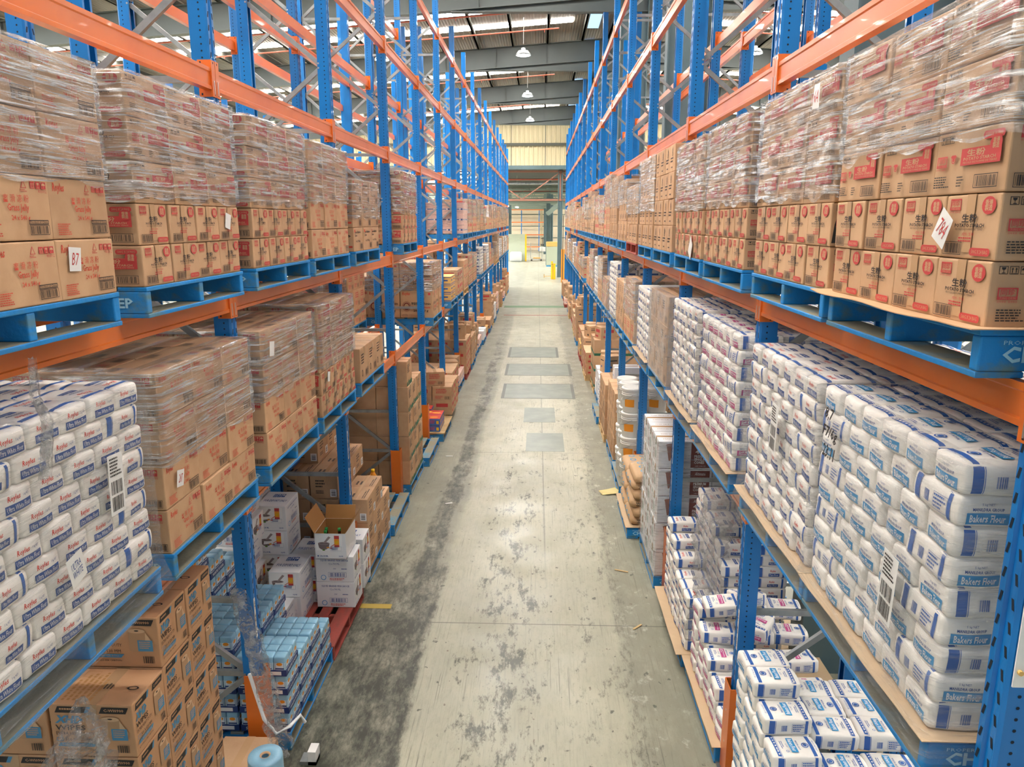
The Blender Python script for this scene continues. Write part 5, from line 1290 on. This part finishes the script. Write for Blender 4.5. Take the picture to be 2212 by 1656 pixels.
def gfill(side, y0, front):
    k = rest.choice(['plain', 'redcard', 'tall', 'milk', 'purple', 'whitebox', 'greenband', 'pinkwrap']); n = rest.choice((2, 3, 4)); w, z = fpal(side, y0, rest.choice(('pal_blue', 'pal_blue', 'pal_red', 'pal_wood')), front)
    m = carton_stack(k, side, y0, z+.001, 'L'*max(1, n-1), w, front=front, near=True, top=True, rows=2 if y0 > 22 else None)
    if rest.random() < .7:
        k2 = rest.choice(['tall', 'plain', 'redcard']); put(k2, side, y0+.3, .28, m+.001, .3, '%s alone on top, %s' % (LOOK[k2], w), LOOK[k2]+'s on top', front); put(k2, side, y0+.85, .3, m+.001, -.1, '%s at far end on top, %s' % (LOOK[k2], w), LOOK[k2]+'s on top', front)
for s in range(8, 2*(NL-2)): gfill(-1, slot(-1, s)+.03, -1.80+R.uniform(-.04, .10))
# --- right: loose bakers flour in the near bay
w, z = fpal(1, 3.28, front=1.30)
p = 1.135/6
for li in range(10):
    zz = z+.001+li*.1020
    for a in range(6):
        t = 3.28+.03+(a+.5)*p
        for j in range(4):
            ht = (10 if a >= 4 else (9 if a == 3 else 8 if a == 2 else 7 if a == 1 else 6)) if j == 0 else (8 if a > 2 else 7 if a > 1 else 6)-(j > 2)
            if li >= ht: continue
            vis = j == 0 or li == ht-1 or a == 0
            if vis: put('loosebakers', 1, t+R.uniform(-.006, .006), .15+j*.285+R.uniform(-.008, .01), zz, 0 if R.random() < .5 else PI, 'bakers flour bag, %s, %s along, %s back, loose stack by first right guard' % (layername(li), ORD[a], ORD[j]), 'bakers flour bags on the floor pallet', 1.30, R.uniform(-.05, .05))
# self raising flour, slumped
w, z = fpal(1, 4.83, front=1.30); slip_sheet(1, 4.83, z+.001, w, front=1.30, over=.03)
for a in range(5):
    n = (2, 3, 4, 5, 6)[a]
    for li in range(n):
        for j in range(3):
            if j == 0 or li == n-1:
                put('raising', 1, 4.92+a*.22, .16+j*.28+R.uniform(0, .03), z+.006+li*.102, (PI/2 if (a+li) % 3 == 0 and False else 0), 'self raising flour bag, %s, %s along, %s back, behind first right guard' % (layername(li), ORD[a], ORD[j]), 'self raising flour bags on the floor pallet', 1.30, R.uniform(-.1, .1))
for i, (yy, d, n, tl) in enumerate(((5.62, .2, 6, .25), (5.74, .42, 6, -.3), (5.5, .46, 5, .2))):
    item('raising', (xat(1, d, 1.30), yy, z+.008+n*.102+.02), rot_of(1)+i, 'self raising flour bag leaning, %s tumbled on top behind first right upright' % ORD[i], 'self raising flour bags tumbled', (tl*.5, tl*.4, rot_of(1)+.5*i))
# plain flour with its film pulled down
w, z = fpal(1, 6.04, front=1.28); slip_sheet(1, 6.04, z+.001, w, front=1.27, over=.05)
hts = ((5, 8, 10), (5, 9, 11), (5, 10, 12), (6, 10, 12), (7, 11, 13), (8, 11, 13))
for a in range(6):
    for j in range(3):
        n = hts[a][j]
        for li in range(n):
            if li < (hts[a][j-1]-1 if j else 0) and a > 0: continue
            put('plainf', 1, 6.04+.1+a*.19+R.uniform(-.005, .005), .16+j*.285+R.uniform(0, .012), z+.006+li*.102, 0 if (a+li) % 2 else PI, 'plain flour bag, %s, %s along, %s back, by second right upright' % (layername(li), ORD[a], ORD[j]), 'plain flour bags on the floor pallet', 1.28, R.uniform(-.04, .04))
loose_film([(1.72, 6.55, 1.45), (1.55, 6.3, 1.1), (1.52, 6.12, .75), (1.42, 6.02, .32)], lambda t: .16-.05*t, 'clear film sheet pulled down over plain flour bags beside second right upright', 12, k='film_sheet', flat=1.1)
for i, (yy, d, zz) in enumerate(((6.5, .62, 1.42), (6.3, .78, 1.5))): item('plainf', (xat(1, d, 1.28), yy, zz+.06), 0, 'plain flour bag thrown on top, %s beside second right upright' % ORD[i], 'plain flour bags thrown on top', (.2, -.3, rot_of(1)+.4*i))
# cone cartons
w, z = fpal(1, 7.50, front=1.245); carton_stack('cones', 1, 7.50, z+.001, 'EEEEE', w, front=1.245, near=True, top=True, jit=.003); film_wrap(1, 7.5, 8.665, .14, z+1.5, 1.165, w, front=1.245, k='film_soft', seed=5, topface=0, amp=.006, skirt=0)
# brown sacks
w, z = fpal(1, 8.8, front=1.11); slip_sheet(1, 8.8, z+.001, w, front=1.11, over=.02)
for li in range(6):
    for a in range(2 if li < 5 else 1): put('sack', 1, 8.84+.3+a*.59-(.05*(li % 2)), .24+.03*(li % 2), z+.006+li*.112, PI if li % 2 else 0, 'brown flour sack, %s, %s along, by third right upright' % (layername(li), ORD[a]), 'brown flour sacks', 1.11, R.uniform(-.05, .05))
# pails, an opened carton stack
w, z = fpal(1, 10.28, front=1.16)
def pail(y, d, zz, lab, front=1.16):
    if 'pail' not in SUG:
        b = MB(); b.lathe([(0, 0), (.128, 0), (.134, .01), (.148, .30), (.154, .305), (.154, .33), (.150, .335)], 'pail', 26)
        for zl in (.275, .25): b.lathe([(.147, zl), (.153, zl+.004), (.153, zl+.010), (.147, zl+.013)], 'pail', 26)
        vs = []; fs = []
        for i in range(9):
            a = 1.36*PI+(-.5+1.0*i/8)
            for q in (.09, .2): r = .128+.02*q/.3+.005; vs.append((r*math.cos(a), r*math.sin(a), q))
        for i in range(8): fs.append((2*i, 2*i+2, 2*i+3, 2*i+1))
        b.add(vs, fs, 'orange_y', True); SUG['pail'] = b.mesh('pail')
        b = MB(); b.lathe([(0, .348), (.12, .348), (.124, .356), (.152, .356), (.158, .345), (.158, .325), (.155, .322)], 'pail', 26); SUG['lid'] = b.mesh('lid')
        b = MB(); b.tube([(-.15*math.cos(t)-.004, .158*math.sin(t), .27-.13*math.cos(t)*0-.10*math.sin(PI/2+t)) for t in np.linspace(-1.5, 1.5, 13)], .003, 'galv', 5); SUG['handle'] = b.mesh('handle')
    o = obj('pail', None, loc=(xat(1, d, front), y, zz), label=lab, cat='pail', group='white pails'); obj('body', SUG['pail'], o); obj('lid', SUG['lid'], o); obj('handle', SUG['handle'], o)
for a in range(3):
    for j in range(2):
        for li in range(4 if j == 0 else 4):
            if j and li < 3: continue
            pail(10.44+a*.33, .17+j*.34, z+.001+li*.358-(0 if li < 4 else 0), 'white lidded pail, %s, %s along, %s back, by third right upright' % (layername(li), ORD[a], ORD[j]))
for li in range(3): pail(10.44+.33, .17+.34, z+.001+li*.358, 'white lidded pail, %s, hidden second row by third right upright' % layername(li))
for a in (0, 2):
    for li in range(3): pail(10.44+a*.33, .17+.34, z+.001+li*.358, 'white lidded pail, %s, second row %s by third right upright' % (layername(li), 'near' if a == 0 else 'far'))
for li in range(4):
    put('redcard', 1, 10.48, .80+.2, z+.001+li*.281, 0, 'red printed carton, %s, beside the white pails' % layername(li), 'red printed cartons by the pails', 1.16)
b = MB(); b.lathe([(0, 0), (.075, 0), (.075, .17), (.07, .175), (0, .175)], 'box_red', 18); b.lathe([(.0755, .06), (.0755, .11)], 'white_print', 18); mobj('red_tin', b, loc=(xat(1, 1.0, 1.16), 10.45, z+4*.281+.003), label='red tin standing on cartons beside the white pails', cat='tin')
b = MB(); vs = [(0, 0, 0), (.2, .02, .02), (.28, .12, .01), (.2, .24, .03), (.06, .2, .01), (-.05, .1, .03)]; b.add(vs+[(x, y, q+.004) for x, y, q in vs], [(0, 1, 2, 3, 4, 5), (11, 10, 9, 8, 7, 6)]+[(i, (i+1) % 6, 6+(i+1) % 6, 6+i) for i in range(6)], 'torn_yellow'); mobj('torn_paper', b, loc=(.93, 10.3, .004), label='torn yellow paper scrap on the floor beside the white pails', cat='paper scrap')
w, z = fpal(1, 11.5, front=1.18); carton_stack('tall', 1, 11.5, z+.001, 'LLL', w, front=1.18, near=True, top=True)
w, z = fpal(1, 12.95, 'pal_wood', front=1.16); carton_stack('plain', 1, 12.95, z+.001, 'LLL', w, front=1.16, near=True, top=True); put('whitebox', 1, 13.3, .4, z+.001+3*.301, PI/2, 'white carton with blue mark on top of brown cartons', 'white cartons on top', 1.16)
w, z = fpal(1, 14.2, front=1.12)
for li in range(6):
    for a in range(4): put('ultra', 1, 14.4+a*.25, .2, z+.001+li*.102, PI/2, 'ultra white flour bag, %s, %s along, floor pallet beside fourth right guard' % (layername(li), ORD[a]), 'flour bags on the floor', 1.12)
for s in range(8, 2*(NR-2)): gfill(1, slot(1, s)+.03, 1.22+R.uniform(-.1, .04))
# litter
for i, (x, y, a, k, s) in enumerate(((-1.25, 9.9, .3, 'white_print', .1), (.95, 7.9, -.4, 'pal_wood', .16), (.98, 6.7, .8, 'pal_wood', .13), (-1.5, 12.05, 0, 'white_print', .12))):
    b = MB(); b.rbox(-s/2, -.012, 0, s/2, .012, .006, .003, k); mobj('scrap', b, loc=(x, y, .003), rz=a, label='%s scrap lying on the aisle floor, %s from camera' % ('white paper' if k == 'white_print' else 'wood splinter', ORD[i]), cat='scrap')
# black pen marks on the near corner bags
bk = MB(); F = Face(bk, (0, 0, 0), (.17, 0, 0), (0, 0, .25)); F.text('8,7', .1, .72, .7, .98, 'black', shear=.3, bold=.02); F.text('F7/6g', .05, .4, 1, .66, 'black', shear=.2, bold=.02); F.text('23.11', .15, .1, .95, .34, 'black', shear=.3, bold=.02)
bk.box(0, .0, 0, .001, .0005, .001, 'black')
mobj('pen_marks', bk, loc=(xat(1, -.026), BK[0]+1.03, BK[2]+.62), rz=rot_of(1), label='black handwritten marks on film over bakers flour bags', cat='writing')
# white bar code label on film
def film_label(side, y, d, z, name_, wv=.11, hv=.26):
    b = MB(); b.box(0, 0, 0, wv, .0008, hv, 'label_white'); F = Face(b, (0, 0, 0), (wv, 0, 0), (0, 0, hv)); F.lines(.1, .62, .9, .95, 6, 'black', 3); F.bars(.12, .06, .88, .3, 'black', n=18, framed=False, seed=2); F.bars(.12, .34, .88, .56, 'black', n=18, framed=False, seed=5)
    mobj('film_label', b, loc=(xat(side, d), y, z), rot=(0, .06, rot_of(side)), label='white bar code label on the film over '+name_, cat='label')
film_label(1, BK[0]+.36, -.034, BK[2]+.25, 'bakers flour on right'); film_label(1, slot(1, -1)+.5, -.034, deck('D')+.45, 'ultra white flour on right'); film_label(-1, slot(-1, -2)+.86, -.034, deck('D')+.42, 'ultra white flour on left')

# ------------------------------------------------------------------ notice board on the first right upright
b = MB(); b.box(1.386, 2.0035, 2.55, 1.50, 2.0085, 3.36, 'label_white'); b.tube([(1.40, 2.0035, 2.6), (1.40, 1.994, 2.6)], .008, 'sand', 8); mobj('notice_sheet', b, label='plain white sheet bolted to the first right rack upright', cat='sheet')


# ------------------------------------------------------------------ far hall
def far(name, fn, label, cat, loc=(0, 0, 0)):
    b = MB(); fn(b); return mobj(name, b, loc=loc, label=label, cat=cat)
far('partition_panel', lambda b: (b.box(-5.2, 0, 0, -1.45, .15, 2.6, 'machine'), b.box(-1.45, -.02, 0, -1.3, .17, 2.6, 'safety_yellow')), 'pale green partition with yellow edge beyond the left rack row', 'partition', (0, 74, 0))
far('bulk_bag', lambda b: b.rbox(-2.9, -1.0, 0, -1.75, -.1, .95, .2, 'bag_clear', True), 'white bulk bag on the floor before the pale green partition', 'bag', (0, 74, 0))
def trolley(b):
    b.box(-.55, -.4, .22, .55, .4, .27, 'galv')
    for x in (-.55, .55):
        for y in (-.38, .38): b.tube([(x, y, .27), (x, y, 1.75)], .022, 'galv', 8); b.lathe([(0, -.05), (.09, -.05), (.09, .05), (0, .05)], 'black', 10, (x*.85, y*.85, .1))
        b.tube([(x, -.38, 1.75), (x, .38, 1.75)], .022, 'galv', 8); b.tube([(x, -.38, 1.0), (x, .38, 1.0)], .016, 'galv', 6)
    b.box(-.3, -.25, .271, .4, .25, .34, 'orange_y')
far('stock_trolley', trolley, 'grey wheeled stock trolley with tall end rails in far hall', 'trolley', (-.35, 74.5, 0))
def jack(b):
    b.box(-.35, -.3, .05, .35, .35, .85, 'machine'); b.box(-.35, .35, .05, -.15, 1.5, .15, 'black'); b.box(.15, .35, .05, .35, 1.5, .15, 'black'); b.tube([(0, -.3, .8), (0, -.5, 1.5), (0, -.55, 1.75)], .04, 'black', 8); b.tube([(-.25, -.55, 1.75), (.25, -.55, 1.75)], .035, 'black', 8); b.box(-.25, -.35, .85, .25, .1, 1.05, 'black')
far('powered_pallet_jack', jack, 'cream and black powered pallet jack by the far wall', 'pallet jack', (.35, 94, 0))
def bollard(b): b.tube([(0, 0, 0), (0, 0, 1.05)], .085, 'safety_yellow', 14); b.tube([(-.16, 0, 0), (-.16, 0, 1.2)], .07, 'safety_yellow', 14); b.tube([(-.16, -.09, 1.0), (-.16, .09, 1.0)], .03, 'black', 8)
far('bollard', bollard, 'yellow steel bollard pair before the grey column at aisle end', 'bollard', (.98, 51.3, 0))
far('floor_stop', lambda b: (b.bar((-.5, 0, .1), (0, 0, .1), .06, .06, 'pal_wood'), b.bar((-.5, 0, 0), (-.5, 0, .25), .06, .06, 'pal_wood')), 'low timber stop on the floor beside yellow bollards', 'stop', (.8, 52.6, 0))
far('drum_cabinet', lambda b: (b.rbox(-.5, -.4, .1, .5, .4, 1.7, .03, 'machine'), b.rbox(-.52, -.42, 1.7, .52, .42, 2.1, .05, 'sand'), b.box(-.5, -.4, 0, .5, .4, .1, 'cyan')), 'white cabinet with yellow top beside grey columns in far hall', 'cabinet', (1.05, 66, 0))
far('work_bench', lambda b: (b.box(-.9, -.4, .85, .3, .4, .9, 'galv'), b.box(-.8, -.35, .9, -.2, .3, 1.3, 'white_print'), b.box(-.85, -.35, 0, -.8, .35, .85, 'galv'), b.box(.2, -.35, 0, .25, .35, .85, 'galv'), b.box(-.1, -.3, .9, .25, .3, 1.15, 'bag_clear')), 'cluttered grey work bench before the columns in far hall', 'bench', (.75, 76, 0))
far('orange_screen', lambda b: (b.box(-.4, -.03, 0, .4, .03, 2.1, 'orange_y'), b.tube([(-.3, -.1, 0), (-.3, -.1, 4.2)], .025, 'black', 6)), 'orange end barrier beside the right rack end', 'barrier', (1.75, 48.5, 0))
for i, x in enumerate((-2.45, -.15, 1.45)):
    b = MB(); b.box(x-.05, 100.2, 0, x+.05, 100.35, 6.6, 'rack_blue'); b.box(x-.05, 101.2, 0, x+.05, 101.35, 6.6, 'rack_blue'); mobj('rack_frame', b, label='blue rack frame against far wall, %s from the partition' % ORD[i], cat='rack frame', group='far wall rack')
for i, z in enumerate((.45, 2.0, 3.6, 5.2)):
    b = MB(); b.box(-5, 100.15, z, 1.4, 100.2, z+.12, 'rack_orange'); mobj('rack_beam', b, label='orange beam of far wall rack, %s up' % ORD[i], cat='rack beam', group='far wall rack')
for i, (x, y, z) in enumerate(((-2.6, 60, 5.0), (-2.0, 66, 5.0))):
    b = MB(); b.box(-.12, -1.2, 0, .12, 1.2, .06, 'label_white'); o = mobj('strip_lamp', b, loc=(x, y, z), label='white strip lamp hanging in far hall, %s' % ('nearer one', 'farther one')[i], cat='lamp'); b = MB(); b.box(-.1, -1.18, -.03, .1, 1.18, -.002, 'tube_lens'); mobj('tube', b, o); b = MB(); b.tube([(0, 0, .06), (0, 0, 7.6-z)], .01, 'galv', 6); mobj('stem', b, o)

# ------------------------------------------------------------------ a burst carton on the upper right shelf
bi = [q for q in QUEUE if q['key'] == 'ps' and q['label'].endswith('second layer up, first along, second right upper-shelf pallet')]
for q in bi:
    QUEUE.remove(q)
    o = obj('burst_carton', KINDS['ps']['near'][0], None, q['loc'], q['rz'], 'burst potato starch carton with torn corner, second layer, second right upper-shelf pallet', 'carton')
    b = MB(); F = faces_of(b, .386, .288, .19)['f']; F.poly([(.03, .08), (.34, .10), (.40, .55), (.28, .93), (.10, .88), (.05, .5)], 'dark_gap'); mobj('torn_hole_shade', b, o)  # flat dark shape painted as the shade inside the torn corner
    for i, (x, z, k) in enumerate(((-.10, .13, 'yellow'), (-.12, .085, 'bag_clear'), (-.09, .05, 'yellow'))):
        b = MB(); vs, fs = rounded((.07, .02, .05), .0095, 2); b.add(vs, fs, k, True); mobj('pouch', b, o, (x, -.150, z), rot=(.1, .3*i, 0))
    b = MB(); b.add([(-.185, -.147, .185), (-.06, -.148, .19), (-.08, -.23, .215), (-.17, -.22, .20), (-.185, -.147, .187), (-.06, -.148, .192), (-.08, -.23, .217), (-.17, -.22, .202)], [(0, 1, 2, 3), (7, 6, 5, 4), (0, 4, 5, 1), (2, 6, 7, 3)], 'card_in'); mobj('flap', b, o)
# ------------------------------------------------------------------ make the queued goods
LIMIT = 300
by = {}
for q in QUEUE: by.setdefault(NAMES[q['key']][0], []).append(q)
eye = Vector((0, 0, CAM_H))
for name, qs in by.items():
    qs.sort(key=lambda q: (q['loc']-eye).length)
    for q in qs[:LIMIT]:
        K = KINDS[q['key']]; dist = (q['loc']-eye).length
        me = K['near'][q['v'] % len(K['near'])] if dist < 15 else K['far']
        obj(name, me, None, q['loc'], q['rz'], q['label'], NAMES[q['key']][1], q['group'], rot=q['rot'])
    rest_q = qs[LIMIT:]
    if rest_q:
        mb = MB()
        for q in rest_q:
            me = KINDS[q['key']]['far']; Mx = Matrix.Translation(q['loc']) @ Matrix.Rotation(q['rz'], 4, 'Z'); o = len(mb.v)
            mb.v += [tuple(Mx @ v.co) for v in me.vertices]
            ks = [m.name for m in me.materials]
            for p in me.polygons: mb.f.append(tuple(o+a for a in p.vertices)); mb.m.append(mb.mi(ks[p.material_index])); mb.sm.append(False)
        mobj('distant_'+name+'_mass', mb, label='mass of distant %ss far along both rack rows' % LOOK[rest_q[0]['key']], cat=NAMES[rest_q[0]['key']][1], kind='stuff')
